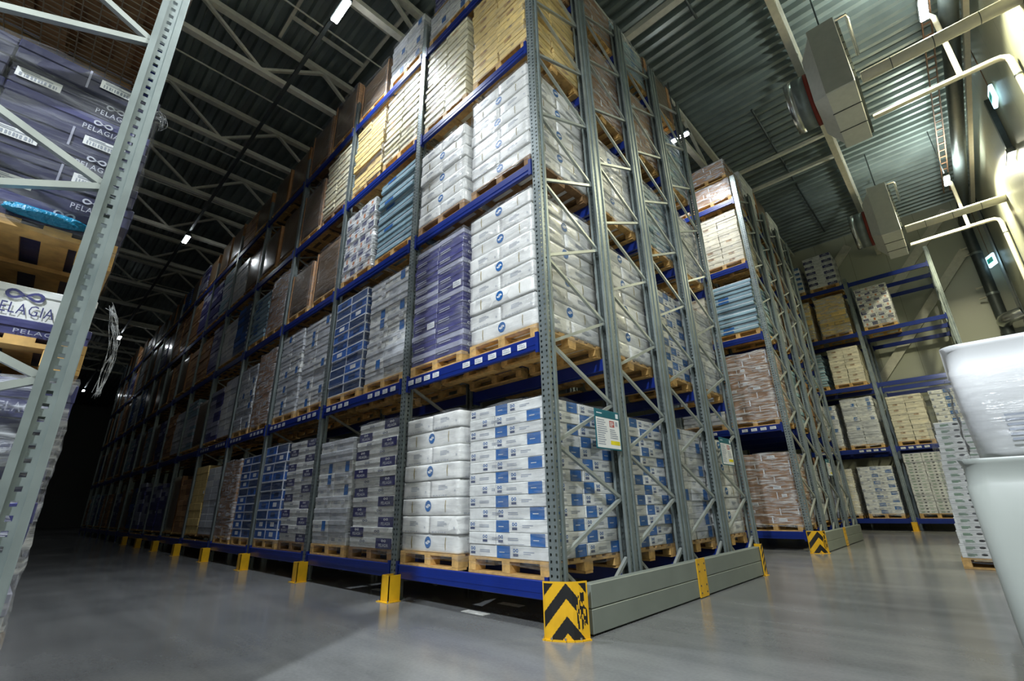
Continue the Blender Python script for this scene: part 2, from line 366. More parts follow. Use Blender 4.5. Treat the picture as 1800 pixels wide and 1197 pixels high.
# ------------------------------------------------------------------ cartons (one mesh per kind, size and variant)
_cm = {}
def carton_mesh(kind, w, d, h, var):
    key = (kind, round(w, 3), round(d, 3), round(h, 3), var)
    if key in _cm: return _cm[key]
    mb = MB(); g = 0.004; W, D, H = w-g, d-g, h-0.002
    rnd = random.Random(hash((kind, var)) % 1000)
    def body(m, c=0.006): mb.cbox(-W/2, -D/2, 0, W/2, D/2, H, c, m)
    def lidded(mb_m, lid_m, frac=0.35, e=0.006):
        mb.cbox(-W/2+e, -D/2+e, 0, W/2-e, D/2-e, H*(1-frac)+.002, 0.004, mb_m); mb.cbox(-W/2, -D/2, H*(1-frac), W/2, D/2, H, 0.005, lid_m)
    F = [Face(mb, s, W, D, H) for s in 'FRBL']
    if kind == 'white_blue':
        body('white_card')
        for k, f in enumerate(F):
            flip = (var+k) % 2
            ratio = f.w/.65
            a, bw = (0.02, .27/ratio) if flip else (.96-.27/ratio, .27/ratio)
            if var < 2 or k % 2: f.quad(a, 0.02, a+bw, 0.98, 'print_blue'); f.lines(a+bw*.2, .42, a+bw*.8, .56, 1, 'grey_card', .001)
            b = a+bw+.06 if flip else .06
            f.logo(b, .5, b+.10/ratio, .82, 'print_blue'); f.quad(b, .22, b+.10/ratio, .42, 'print_dark')
            f.lines(b+.2/ratio, .38, b+.42/ratio, .66, 2, 'print_grey', seed=k+var)
            if not flip: f.lines(b+.2/ratio, .1, a-.04, .17, 1, 'print_grey', seed=9)
    elif kind == 'satchel':
        mb.rbox(W, D, H+.001, 0.013, 0.005, 'satchel', n=8, seed=var)
        for k, f in enumerate(F):
            f.o = 0.0075
            asp = f.w/f.h
            if (var+k) % 2 == 0:
                R = 0.32; n = 22
                f.poly([(0.5+R/asp*math.cos(2*PI*i/n), .55+R*math.sin(2*PI*i/n)) for i in range(n)], 'emblem_blue')
                for sgn in (1, -1):   # curling white mark inside the disc
                    pts = []
                    for i in range(9):
                        t = i/8*PI*1.15; rr = .15*(1-.25*i/8); pts.append((.5+sgn*(.045+rr*math.cos(t)*.8)/asp, .55+sgn*(-.02+rr*math.sin(t))))
                    for i in range(8):
                        (a, b), (c, e2) = pts[i], pts[i+1]; ww = .05*(1-i/9)+.014
                        f.poly([(a-ww/asp, b), (a+ww/asp, b), (c+ww/asp, e2), (c-ww/asp, e2)][::1], 'sticker', .001)
            else:
                f.o = 0.006
                f.text('BATIBE', .14, .07, .62, .15, 'print_grey'); f.lines(.32, .42, .66, .72, 4, 'print_grey', seed=var+k)
                f.text('B', .86, .3, .9, .42, 'print_grey')
        if var % 2 == 0:
            for sx in (-.30, .30):
                y0, y1, z0, z1 = -D/2-.003, D/2+.003, .0, H+.003; x = sx*W
                mb.tube([(x, y0+.03, z0+.004), (x, y0, z0+.035), (x, y0-.006, H/2), (x, y0, z1-.035), (x, y0+.03, z1), (x, y1-.03, z1), (x, y1, z1-.035), (x, y1+.006, H/2), (x, y1, z0+.035), (x, y1-.03, z0+.004)], .0042, 'strap', 6)
        else:
            for sy in (-.25, .25):
                x0, x1, z1 = -W/2-.003, W/2+.003, H+.003; y = sy*D
                mb.tube([(x0+.03, y, .004), (x0, y, .035), (x0-.005, y, H/2), (x0, y, z1-.035), (x0+.03, y, z1), (x1-.03, y, z1), (x1, y, z1-.035), (x1+.005, y, H/2), (x1, y, .035), (x1-.03, y, .004)], .0042, 'strap', 6)
    elif kind == 'purple':
        lidded('purple_card', 'lilac_card' if var == 2 else 'purple_card', .5)
        for k, f in enumerate(F):
            if k % 2: f.logo(.15, .55, .38, .85, 'sticker'); f.text('PELAGIA', .12, .2, .42, .42, 'lilac_card'); f.barcode(.55, .18, .93, .85, seed=var)
            else:
                f.lines(.1, .3, .55, .7, 2, 'lilac_card', seed=var)
                if var == 1: f.barcode(.62, .2, .92, .8)
    elif kind == 'navy_white':
        lidded('white_card', 'white_card', .5)
        for k, f in enumerate(F):
            a = (.01, .34) if (var+k) % 2 else (.64, .985)
            f.quad(a[0], .02, a[1], .98, 'navy_card')
            c = (a[0]+a[1])/2
            f.logo(c-.05, .62, c+.05, .88, 'sticker', .001); f.text('PELAGIA', c-.10, .18, c+.10, .48, 'sticker', .001)
            o = .66 if (var+k) % 2 else .32
            f.logo(o-.06, .5, o+.06, .75, 'print_dark'); f.text('PELAGIA', o-.08, .2, o+.08, .38, 'print_grey')
    elif kind == 'grey':
        lidded('white_card' if var < 2 else 'grey_card', 'white_card' if var == 0 else 'grey_card', .4)
        for k, f in enumerate(F):
            if (var+k) % 3 == 0: f.quad(.62, .06, .84, .94, 'print_blue')
            if (var+k) % 3 == 1: f.barcode(.6, .25, .82, .75, seed=var)
            f.lines(.2, .3, .42, .6, 2, 'print_grey', seed=k)
    elif kind == 'blue':
        body('blue_card' if var != 1 else 'dark_blue_card', .004)
        t = .012/1
        for f in F:
            a = t/f.w; b = t/f.h
            f.quad(0, 0, 1, b, 'tape'); f.quad(0, 1-b, 1, 1, 'tape'); f.quad(0, b, a, 1-b, 'tape'); f.quad(1-a, b, 1, 1-b, 'tape')
            if var == 2: f.quad(.35, .3, .68, .75, 'sticker')
            elif var == 0: f.quad(.3, .28, .7, .75, 'dark_blue_card')
    elif kind == 'slab':
        mb.cbox(-W/2, -D/2, .004, W/2, D/2, H*.78, .012, 'slab'); mb.cbox(-W/2+.012, -D/2+.012, H*.7, W/2-.012, D/2-.012, H, .006, 'grey_card')
        if var == 1: F[0].quad(.2, .15, .45, .7, 'print_blue'); F[1].quad(.2, .15, .45, .7, 'print_blue')
    elif kind == 'checker':
        body('white_card')
        for k, f in enumerate(F):
            if (var+k) % 2: f.quad(.08, .1, .42, .92, 'navy_card'); f.quad(.72, .2, .84, .8, 'print_orange')
            else: f.quad(.58, .1, .92, .92, 'navy_card'); f.quad(.2, .2, .32, .8, 'print_orange')
            f.lines(.46, .3, .56, .7, 2, 'print_grey')
    elif kind in ('sack', 'pale_sack', 'cream'):
        m = {'sack': 'sack', 'pale_sack': 'pale_sack', 'cream': 'cream_card'}[kind]
        e = .014 if kind == 'pale_sack' else .006
        lidded(m, m, .4, e)
        for k, f in enumerate(F):
            if (var+k) % 2: f.lines(.3, .3, .6, .6, 2, 'kraft_light', seed=k)
            f.quad(.45, .44, .55, .5, 'print_dark')
    elif kind == 'kraft':
        body('kraft', .004)
        for k, f in enumerate(F):
            f.quad(0, .93, 1, .99, 'kraft_light')
            if (var+k) % 3 == 0: f.quad(.94, .05, .99, .95, 'tape')
            if (var+k) % 4 == 1: f.barcode(.2, .3, .5, .7)
    elif kind == 'fishbox':
        lidded('white_card', 'white_card', .22, .004)
        for k, f in enumerate(F):
            n = 14; asp = f.w/f.h; f.poly([(.5+.07*math.cos(2*PI*i/n), .52+.15*math.sin(2*PI*i/n)) for i in range(n)], 'black_paint')
            f.lines(.14, .25, .36, .68, 3, 'print_green', seed=k+var); f.lines(.66, .3, .86, .6, 2, 'print_green', seed=k)
    elif kind == 'dbox':      # big dark carton beside the camera
        lidded('indigo_card', 'indigo_card' if var else 'navy_card', .45, .004)
        for k, f in enumerate(F):
            o = (.52, .58, .14, .36)[var]
            if var != 2 or k % 2 == 0: f.logo(o+.06, .54, o+.2, .84, 'logo_pale'); f.text('PELAGIA', o, .18, o+.26, .44, 'logo_pale')
            if var != 0: f.barcode((0, .04, .55, .66)[var], .34, (0, .33, .84, .95)[var], .80, seed=var+k)
            f.quad((.86, .9, .46, .1)[var], 0, (.876, .916, .476, .116)[var], 1, 'lilac_card')
    elif kind == 'dwhite':
        lidded('white_card', 'white_card', .25, .004)
        for f in F: f.logo(.45, .55, .68, .88, 'navy_card'); f.text('PELAGIA', .40, .14, .76, .46, 'navy_card')
    elif kind == 'dmix':
        lidded('grey_card' if var else 'navy_card', 'lilac_card' if var else 'navy_card', .5, .004)
        for k, f in enumerate(F): f.text('PELAGIA', .55, .15, .85, .4, 'lilac_card' if not var else 'print_dark')
    me = mb.data('carton'); _cm[key] = me
    return me

# ------------------------------------------------------------------ pallets and loads
def pallet_meshes(w, d, dark):
    key = ('pallet', round(w, 2), round(d, 2), dark)
    if key in _cm: return _cm[key]
    m = 'wood_dark' if dark else 'wood'
    mb = MB()
    for k in range(7):      # top boards run along x
        yy = -d/2 + (d-.10)*k/6; mb.box(-w/2, yy, .122, w/2, yy+.10, .144, m)
    for x in (-w/2, -.05, w/2-.10): mb.box(x, -d/2, .10, x+.10, d/2, .122, m)
    for yy in (-d/2, -.06, d/2-.12): mb.box(-w/2, yy, 0, w/2, yy+.12, .022, m)
    b = MB(); b.cbox(-.05, -.07, .022, .05, .07, .10, .003, m)
    _cm[key] = (mb.data('pallet'), b.data('pallet_block')); return _cm[key]
_film = {}
def film_mesh(w, d, h, heavy, seed):
    mb = MB(); rnd = random.Random(seed); nx, nz = 10, 14; m = 'film_heavy' if heavy else 'film'
    per = []; r = .03
    for sx, sy, ex, ey in ((-1,-1,1,-1), (1,-1,1,1), (1,1,-1,1), (-1,1,-1,-1)):
        for k in range(nx):
            t = k/nx; per.append((sx+(ex-sx)*t, sy+(ey-sy)*t))
    ph = [rnd.uniform(0, 6) for _ in range(6)]; v = []; n = len(per)
    for j in range(nz+1):
        z = -.06+(h+.075)*j/nz
        for i, (a, b) in enumerate(per):
            e = .012+.006*math.sin(7*i*.35+ph[0]+4*j*.5)+.005*math.sin(j*1.3+ph[1]+i*.8)+rnd.uniform(0, .004)
            corner = .985 if abs(a) == 1 and abs(b) == 1 else 1
            v.append((a*(w/2+e)*corner, b*(d/2+e)*corner, z+.012*math.sin(i*.9+ph[2])))
    f = [(j*n+i, j*n+(i+1) % n, (j+1)*n+(i+1) % n, (j+1)*n+i) for j in range(nz) for i in range(n)]
    mb.add(v, f, m, True)
    top = []; t0 = len(mb.v)
    vt = [v[nz*n+i] for i in range(n)]+[(a*(w/2-.12), b*(d/2-.12), h+.012+rnd.uniform(0, .012)) for a, b in per]
    mb.add(vt, [(i, (i+1) % n, n+(i+1) % n, n+i) for i in range(n)], m, True)
    return mb.data('stretch_film')

#        kind: (layer height, nx, ny, variants, jitter, film, heavy)
SPEC = {'white_blue': (.112, 2, 2, 2, .004, 1, 0), 'satchel': (.182, 2, 2, 4, .008, 1, 0), 'purple': (.145, 2, 2, 3, .006, 1, 0),
        'navy_white': (.122, 1, 2, 2, .008, 1, 0), 'grey': (.155, 2, 2, 3, .007, 1, 0), 'blue': (.16, 2, 2, 3, .004, 1, 0),
        'slab': (.105, 1, 2, 2, .011, 0, 0), 'checker': (.145, 2, 2, 2, .006, 1, 1), 'sack': (.17, 2, 2, 2, .015, 1, 0),
        'pale_sack': (.16, 2, 2, 2, .010, 1, 0), 'cream': (.19, 2, 2, 2, .006, 1, 0), 'kraft': (.165, 3, 2, 4, .004, 1, 1),
        'fishbox': (.09, 2, 2, 2, .004, 1, 0), 'dbox': (.122, 1, 2, 4, .01, 1, 0), 'dwhite': (.16, 1, 2, 1, .0, 0, 0), 'dmix': (.17, 1, 2, 2, .012, 1, 1)}
_far = {}
def load(kind, xc, yc, z0, ztop, label, group, w=1.04, d=1.17, near=True, rz=0.0, dark=False, film=None, seed=None, yoff=0.0, cut=None):
    """a wrapped pallet of goods: one thing; pallet, cartons and film are its parts"""
    seed = seed if seed is not None else int(abs(xc*37+yc*91+z0*53)) % 997
    rnd = random.Random(seed)
    t = thing('pallet_load', label, 'pallet load', (xc, yc, z0+.0015), rz, group)
    pm, bm = pallet_meshes(w, d, dark)
    p = link('pallet', pm, t)
    if near:
        for bx in (-w/2+.05, 0, w/2-.05):
            for by in (-d/2+.07, 0, d/2-.07): link('pallet_block', bm, p, (bx, by, 0))
    H = ztop-z0-.145
    if kind == 'plain':       # smooth wrapped block with cardboard corner boards
        mb = MB(); mb.rbox(w-.03, d-.03, H, .02, .012, 'brown_film', n=8, cz=0, seed=seed); link('wrapped_goods', mb.data('wrapped_goods'), t, (0, 0, .145))
        for sx, sy in ((1, -1), (-1, -1), (1, 1), (-1, 1)) if near else ((1, -1),):
            c = MB(); x, y = sx*(w/2), sy*(d/2)
            c.box(min(x, x-sx*.012), min(y, y-sy*.13), 0, max(x, x-sx*.012), max(y, y-sy*.13), H, 'edge_board')
            c.box(min(x, x-sx*.05), min(y, y-sy*.012), 0, max(x, x-sx*.05), max(y, y-sy*.012), H, 'edge_board')
            link('corner_board', c.data('corner_board'), t, (0, 0, .146))
        if near: link('stretch_film', film_mesh(w+.01, d+.01, H, False, seed), t, (0, 0, .146))
        return t
    lh, nx, ny, nv, jit, fl, heavy = SPEC[kind]
    n = max(1, round(H/lh)); h = H/n
    if near:
        for k in range(n):
            if kind == 'satchel': gx, gy = ((1, 2) if (k+seed) % 2 == 0 else (2, 1))
            elif kind == 'kraft': gx, gy = (3, 2) if k % 2 else (2, 3)
            else: gx, gy = nx, ny
            cws = [w*.37, w*.63] if kind == 'white_blue' else [w/gx]*gx; cd = d/gy
            lx, ly = rnd.uniform(-1, 1)*jit*1.6, rnd.uniform(-1, 1)*jit*1.6
            for i in range(gx):
                cw = cws[i]; cx0 = -w/2+sum(cws[:i])+cw/2
                for j in range(gy):
                    if kind == 'satchel': var = ((k+seed) % 2)
                    elif kind in ('white_blue', 'navy_white', 'checker'): var = (k+i) % 2
                    else: var = rnd.randrange(nv)
                    if kind == 'white_blue' and i == 0: var = 2+(k % 2)
                    me = carton_mesh(kind, round(cw, 2), round(cd, 2), round(lh, 3), var)
                    o = link('carton', me, t, (cx0+lx+rnd.uniform(-1, 1)*jit, -d/2+cd*(j+.5)+ly+rnd.uniform(-1, 1)*jit, .146+h*k), rnd.uniform(-1, 1)*jit*.8)
                    o.scale = (cw/round(cw, 2), cd/round(cd, 2), h/round(lh, 3))
        if (fl if film is None else film): link('stretch_film', film_mesh(w, d, H, heavy if film is None else film == 2, seed), t, (0, 0, .146))
    else:
        vkey = (kind, seed % 3, round(w, 2), round(d, 2))
        if vkey not in _far:
            mb = MB(); r2 = random.Random(seed % 3); n0 = round(1.6/lh)
            cmat = {'white_blue': ['white_card'], 'satchel': ['satchel'], 'purple': ['purple_card', 'purple_card', 'lilac_card'], 'navy_white': ['white_card', 'navy_card'],
                    'grey': ['grey_card', 'grey_card', 'white_card'], 'blue': ['blue_card', 'dark_blue_card'], 'slab': ['slab', 'grey_card'], 'checker': ['white_card', 'navy_card'],
                    'sack': ['sack'], 'pale_sack': ['pale_sack'], 'cream': ['cream_card'], 'kraft': ['kraft', 'kraft', 'kraft_light'], 'fishbox': ['white_card']}[kind]
            for k in range(n0):
                z = 1.6*k/n0; dx, dy = r2.uniform(-.012, .012), r2.uniform(-.012, .012)
                for i in (0, 1):
                    for j in (0, 1):
                        mb.cbox(-w/2+w/2*i+dx+.002, -d/2+d/2*j+dy+.002, z, -w/2+w/2*(i+1)+dx-.002, -d/2+d/2*(j+1)+dy-.002, z+1.6/n0-.003, .008, r2.choice(cmat))
                if kind == 'blue' or r2.random() < .2: mb.box(w/2-.1+dx, -d/2+dy-.003, z+.03, w/2-.02+dx, -d/2+dy, z+.1, 'tape'); mb.box(w/2+dx, -d/2+dy+.05, z+.03, w/2+dx+.003, -d/2+dy+.3, z+.1, 'tape')
            _far[vkey] = mb.data('carton_stack')
        o = link('carton_stack', _far[vkey], t, (0, 0, .146)); o.scale = (1, 1, H/1.6)
    return t

# ------------------------------------------------------------------ the setting
X0, X1, Y0, Y1, ZR = -62.0, 5.2, -13.0, 19.4, 11.75
mb = MB(); mb.box(X0, Y0, -.2, X1, Y1, 0, 'concrete'); struct(mb.build('floor'))
mb = MB(); per = .30; n = int((Y1-Y0)/per); prof = []
for k in range(n+1):
    y = Y0+k*per; prof += [(y, ZR), (y+.10, ZR), (y+.14, ZR+.13), (y+.26, ZR+.13)]
prof = [p for p in prof if p[0] <= Y1]+[(Y1, ZR)]
v = []; f = []
for i, (y, z) in enumerate(prof): v += [(X0, y, z), (X1, y, z)]
f = [(2*i, 2*i+2, 2*i+3, 2*i+1) for i in range(len(prof)-1)]
mb.add(v, f, 'roof_sheet'); mb.box(X0, Y0, ZR+.2, X1, Y1, ZR+.35, 'wall_dark'); struct(mb.build('ceiling'))
mb = MB(); mb.box(X1, Y0, 0, X1+.2, Y1, ZR+.2, 'wall_panel_y'); struct(mb.build('wall_right'))
mb = MB(); mb.box(X0, Y1, 0, X1, Y1+.2, ZR+.2, 'wall_panel_x'); struct(mb.build('wall_back'))
mb = MB(); mb.box(X0-.2, Y0, 0, X0, Y1, ZR+.2, 'wall_dark'); struct(mb.build('wall_left'))
mb = MB(); mb.box(X1-.03, 18.55, 0, X1, 18.63, ZR, 'dark_steel'); struct(mb.build('trim_1'))
mb = MB(); mb.box(X1-.02, 18.7, 0, X1, Y1, ZR, 'paper'); struct(mb.build('trim_2'))

# roof trusses run across the aisles
def roof_truss(x, k):
    near = x > -14
    t = thing('roof_truss', 'pale steel lattice roof truss, %s one counting away from the right wall' % ORD[k], 'roof truss', (x, 0, 0))
    zt, zb = 11.62, 10.54; ya, yb = Y0+.1, Y1-.1
    m = MB(); m.box(-.075, ya, zt-.13, .075, yb, zt, 'truss_paint'); m.build('top_chord', t)
    m = MB(); m.box(-.07, ya, zb-.12, .07, yb, zb, 'truss_paint'); m.build('bottom_chord', t)
    y = ya-.3; j = 0
    ys = []
    yy = -1.5-2.7*4
    if near:
        while yy < yb-1.4:
            for a, b in (((yy, zb-.02), (yy+1.35, zt-.1)), ((yy+1.35, zt-.1), (yy+2.7, zb-.02))):
                if a[0] > ya and b[0] < yb:
                    m = MB(); m.bar((0, a[0], a[1]), (0, b[0], b[1]), .065, .08, 'truss_paint', up=(1, 0, 0)); m.build('web_bar', t)
            yy += 2.7
    else:
        m = MB()
        while yy < yb-1.4:
            for a, b in (((yy, zb-.02), (yy+1.35, zt-.1)), ((yy+1.35, zt-.1), (yy+2.7, zb-.02))):
                if a[0] > ya and b[0] < yb: m.bar((0, a[0], a[1]), (0, b[0], b[1]), .065, .08, 'truss_paint', up=(1, 0, 0))
            yy += 2.7
        m.build('web', t)
for k in range(15): roof_truss(2.11-2.96*k, k+1)
m = MB(); m.box(-8, 4.28, 11.24, 2.02, 4.44, 11.40, 'truss_paint'); tag(m.build('roof_beam'), 'pale square steel beam crossing the trusses above the rack corner', 'roof beam')
for y, wd in ((11.4, 'nearer'), (12.7, 'farther')):
    m = MB(); m.box(-.75, y-.05, 11.36, 2.02, y+.05, 11.46, 'truss_paint'); tag(m.build('roof_tie'), '%s of the two thin pale ties between trusses by the fan units' % wd, 'roof tie')
for y, wd in ((1.0, 'nearer'), (9.2, 'middle'), (13.9, 'farther')):
    m = MB(); m.tube([(.66, y, 11.725), (.66, y+4.4, 11.725)], .03, 'dark_steel', 8); tag(m.build('ceiling_pipe'), 'thin dark pipe under the corrugated roof, %s one of three' % wd, 'pipe')
for k in range(7):
    m = MB(); m.tube([(-5.4-2.96*k, -9, 11.3), (-5.4-2.96*k, 3.6, 11.3)], .022, 'truss_paint', 6); tag(m.build('sprinkler_pipe'), 'thin pipe between left aisle roof trusses, %s one from the bright lamp' % ORD[k+1], 'pipe')
# framed roof hatch near the bright aisle lamp
t = thing('roof_hatch', 'square pale frame of a roof hatch beside the bright aisle lamp', 'roof hatch', (0, 0, 11.62))
for nm, a, b in (('rail', (-6.6, -1.3, 0), (-3.9, -1.3, 0)), ('rail', (-6.6, .5, 0), (-3.9, .5, 0)), ('cross_rail', (-5.9, -1.3, -.02), (-5.9, .5, -.02)), ('cross_rail', (-4.7, -1.3, -.02), (-4.7, .5, -.02))):
    m = MB(); m.bar(a, b, .07, .07, 'truss_paint'); m.build(nm, t)

# ------------------------------------------------------------------ lamps
m = MB(); m.box(-58, -1.07, 9.98, -3.5, -1.0, 10.06, 'dark_steel'); rail = m.build('light_rail'); tag(rail, 'dark lighting rail running the length of the left aisle', 'light rail')
LL = ['bright lamp at the near end of the left aisle rail', 'second lamp along the left aisle rail, a small bright dot', 'third lamp along the left aisle rail',
      'fourth and farthest lamp along the left aisle rail', 'lamp shining between the rack frames under the truss', 'lamp beside the near fan unit at the top right', 'lamp below the far fan unit near back wall',
      'ceiling lamp over the cross aisle beside the camera', 'ceiling lamp over the cross aisle behind the camera']
for (x, y, z, pw, c, kd), lb in zip(LAMPS, LL):
    t = thing('ceiling_lamp', lb, 'lamp', (x, y, z), 0 if kd == 'aisle' else PI/2)
    m = MB(); m.cbox(-.32, -.08, 0, .32, .08, .10, .02, 'dark_steel'); m.build('housing', t)
    m = MB(); m.cbox(-.28, -.065, -.035, .28, .065, .0, .012, 'lamp_glow'); m.build('diffuser', t)
    if kd != 'aisle' or y > 0: m = MB(); m.tube([(0, 0, .1), (0, 0, 11.87-z)], .012, 'dark_steel', 6); m.build('hanger', t)
    ld = bpy.data.lights.new('lamp_light', 'AREA'); ld.shape = 'RECTANGLE'; ld.size = .55; ld.size_y = .2; ld.energy = pw; ld.color = c
    ld.spread = math.radians(105 if kd == 'aisle' and y < 0 else 140 if y > -5 else 170)
    lo = bpy.data.objects.new('lamp_light', ld); COL.objects.link(lo); lo.parent = t; lo.location = (0, 0, -.05)
    # the tube also throws light sideways and up on to the roof
    l2 = bpy.data.lights.new('lamp_spill', 'POINT'); l2.energy = pw*(.01 if y < -5 else .03 if kd == 'cross' else .05); l2.color = c; l2.shadow_soft_size = .2
    lo = bpy.data.objects.new('lamp_spill', l2); COL.objects.link(lo); lo.parent = t; lo.location = (0, 0, -.35)
    if kd == 'cross' and y > -5:
        l3 = bpy.data.lights.new('lamp_uplight', 'AREA'); l3.shape = 'RECTANGLE'; l3.size = .55; l3.size_y = .15; l3.energy = pw*.32; l3.color = (.9, 1, .95); l3.spread = math.radians(165)
        lo = bpy.data.objects.new('lamp_uplight', l3); COL.objects.link(lo); lo.parent = t; lo.location = (0, 0, .13); lo.rotation_euler = (PI, 0, 0)

# ------------------------------------------------------------------ racking
D = 1.238; BAY = 2.42; PW, PD = .11, .115
ZL = {1: .295, 2: 2.509, 3: 4.652, 4: 6.540, 5: 8.461}; BH = .146; HT = 9.2
def bt(l): return ZL[l]+BH/2
def post_mesh(hh):
    key = ('post', hh)
    if key not in _cm:
        m = MB(); t = .004; w = PW/2
        m.box(-w, 0, 0, w, t, hh, 'perforated'); q = .016
        for sg in (-1, 1):
            def bx(x0, y0, x1, y1, mt): m.box(min(sg*x0, sg*x1), y0, 0, max(sg*x0, sg*x1), y1, hh, mt)
            bx(w-t, t, w, .030, 'galv'); bx(w-q, .030-t, w-t, .030, 'galv')          # front return
            bx(w-q-t, .030, w-q, .090, 'perforated')                                  # recessed web with holes
            bx(w-q, .086, w-t, .090, 'galv'); bx(w-t, .086, w, PD, 'galv'); bx(w-.03, PD-t, w-t, PD, 'galv')
        _cm[key] = m.data('post')
    return _cm[key]
_fp = MB(); _fp.box(-.08, .001, 0, .08, .125, .012, 'galv'); FOOT = _fp.data('foot_plate')
_sl = MB(); _sl.box(-PW/2-.006, -.003, .012, PW/2+.006, .037, .215, 'beam_blue'); SLEEVE = _sl.data('blue_sleeve')
BR = {}
def brace_mesh(kind):
    if kind not in BR:
        m = MB(); dy = D-2*PD+.05; dz = .493
        if kind == 'up': m.bar((0, PD-.025, 0), (0, PD-.025+dy, dz), .032, .032, 'brace_metal')
        elif kind == 'down': m.bar((0, PD-.025+dy, 0), (0, PD-.025, dz), .032, .032, 'brace_metal')
        elif kind == 'vl': m.bar((0, PD-.025, .46), (0, D/2, .08), .032, .032, 'brace_metal')
        elif kind == 'vr': m.bar((0, D-PD+.025, .46), (0, D/2, .08), .032, .032, 'brace_metal')
        BR[kind] = m.data('brace')
    return BR[kind]
def frame(x, y, label, braces=True, sleeve=False, hh=HT, flip=False, group=None):
    t = thing('upright_frame', label, 'rack upright', (x, y, 0), 0, group)
    a = link('post', post_mesh(hh), t, (0, 0, 0)); link('foot_plate', FOOT, a)
    b = link('post', post_mesh(hh), t, (0, D, 0), PI); link('foot_plate', FOOT, b)
    if sleeve: link('blue_sleeve', SLEEVE, t)
    z = .536; k = 0
    if braces:
        link('brace', brace_mesh('vl'), t); link('brace', brace_mesh('vr'), t)
        while z+.5 < hh:
            up = (k % 2 == 0) != flip
            link('brace', brace_mesh('up' if up else 'down'), t, (0, 0, z)); z += .493; k += 1
    return t
def beam_mesh(L):
    key = ('beam', round(L, 3))
    if key not in _cm:
        m = MB(); m.cbox(-L/2+.004, -.022, -BH/2, L/2-.004, .022, BH/2, .006, 'beam_blue'); m.box(-L/2+.01, -.026, -.02, L/2-.01, -.022, .012, 'beam_blue')
        c = MB(); c.box(-.004, -.034, -BH/2-.035, .004, .03, BH/2+.035, 'beam_blue'); c.box(-.034, -.036, -BH/2-.035, .004, -.030, BH/2+.035, 'beam_blue')
        c2 = MB(); c2.box(-.004, -.034, -BH/2-.035, .004, .03, BH/2+.035, 'beam_blue'); c2.box(-.004, -.036, -BH/2-.035, .034, -.030, BH/2+.035, 'beam_blue')
        _cm[key] = (m.data('rail'), c.data('end_connector'), c2.data('end_connector'))
    return _cm[key]
_lm = MB(); _f = Face(_lm, 'F', .125, .002, .062, 0); _f.barcode(0, 0, 1, 1); LABEL = _lm.data('location_label')
def beam(xr, y, l, label, L=BAY-PW-.016, labels=None, group=None, rear=False):
    """horizontal beam whose right end meets the post centred on xr"""
    t = thing('pallet_beam', label, 'rack beam', (xr-BAY/2, y, ZL[l]), PI if rear else 0, group)
    b, c1, c2 = beam_mesh(L)
    link('rail', b, t); link('end_connector', c1, t, (L/2-.007, 0, 0)); link('end_connector', c2, t, (-L/2+.007, 0, 0))
    for lx in labels or []: link('location_label', LABEL, t, (lx, -.0285, -.028))
    return t
LX1 = [.92, .70, .48, .26, .05, -.52, -.70, -.88, -1.05]
LX2 = [.95, .75, .55, .35, -.35, -.55, -.75, -.95]
NB = 14
RA, RB, RC = 'long rack', 'second rack', 'back rack'
# --- long rack beside the left aisle
for k in range(NB+1):
    x = -BAY*k
    lb = 'galvanised upright frame at the striped corner of the long rack' if k == 0 else 'galvanised upright frame of the long rack, %s along aisle from striped corner' % ORD[k]
    frame(x, 0, lb, braces=k < 6, sleeve=k > 0)
for r in range(1, 4):
    frame(0, r*D, 'galvanised end frame of long rack, %s behind the striped corner frame' % ORD[r], flip=False)
    frame(-BAY, r*D, 'inner upright frame of long rack, %s row deep, one bay in' % ORD[r+1], braces=False)
for b in range(1, NB+1):
    xr = -BAY*(b-1)
    for l in range(1, 6):
        lab = (LX1 if b == 1 else LX2) if l == 2 and b < 6 else None
        beam(xr, .024, l, 'blue front beam of the long rack, %s level, %s bay from striped corner' % (LEV[l], ORD[b]), labels=lab)
        if b < 4: beam(xr, D-.055, l, 'blue beam behind front pallets of long rack, %s level, %s bay' % (LEV[l], ORD[b]), rear=True)
for r in range(1, 4):
    for l in range(1, 6):
        beam(0, r*D+.024, l, 'blue beam ending at %s end frame of long rack, %s level' % (ORD[r+1], LEV[l]))
        if r > 1 or True: beam(0, (r+1)*D-.055, l, 'blue beam on the far side of pallet row %s, %s level, long rack end' % (ORD[r+1], LEV[l]), rear=True)

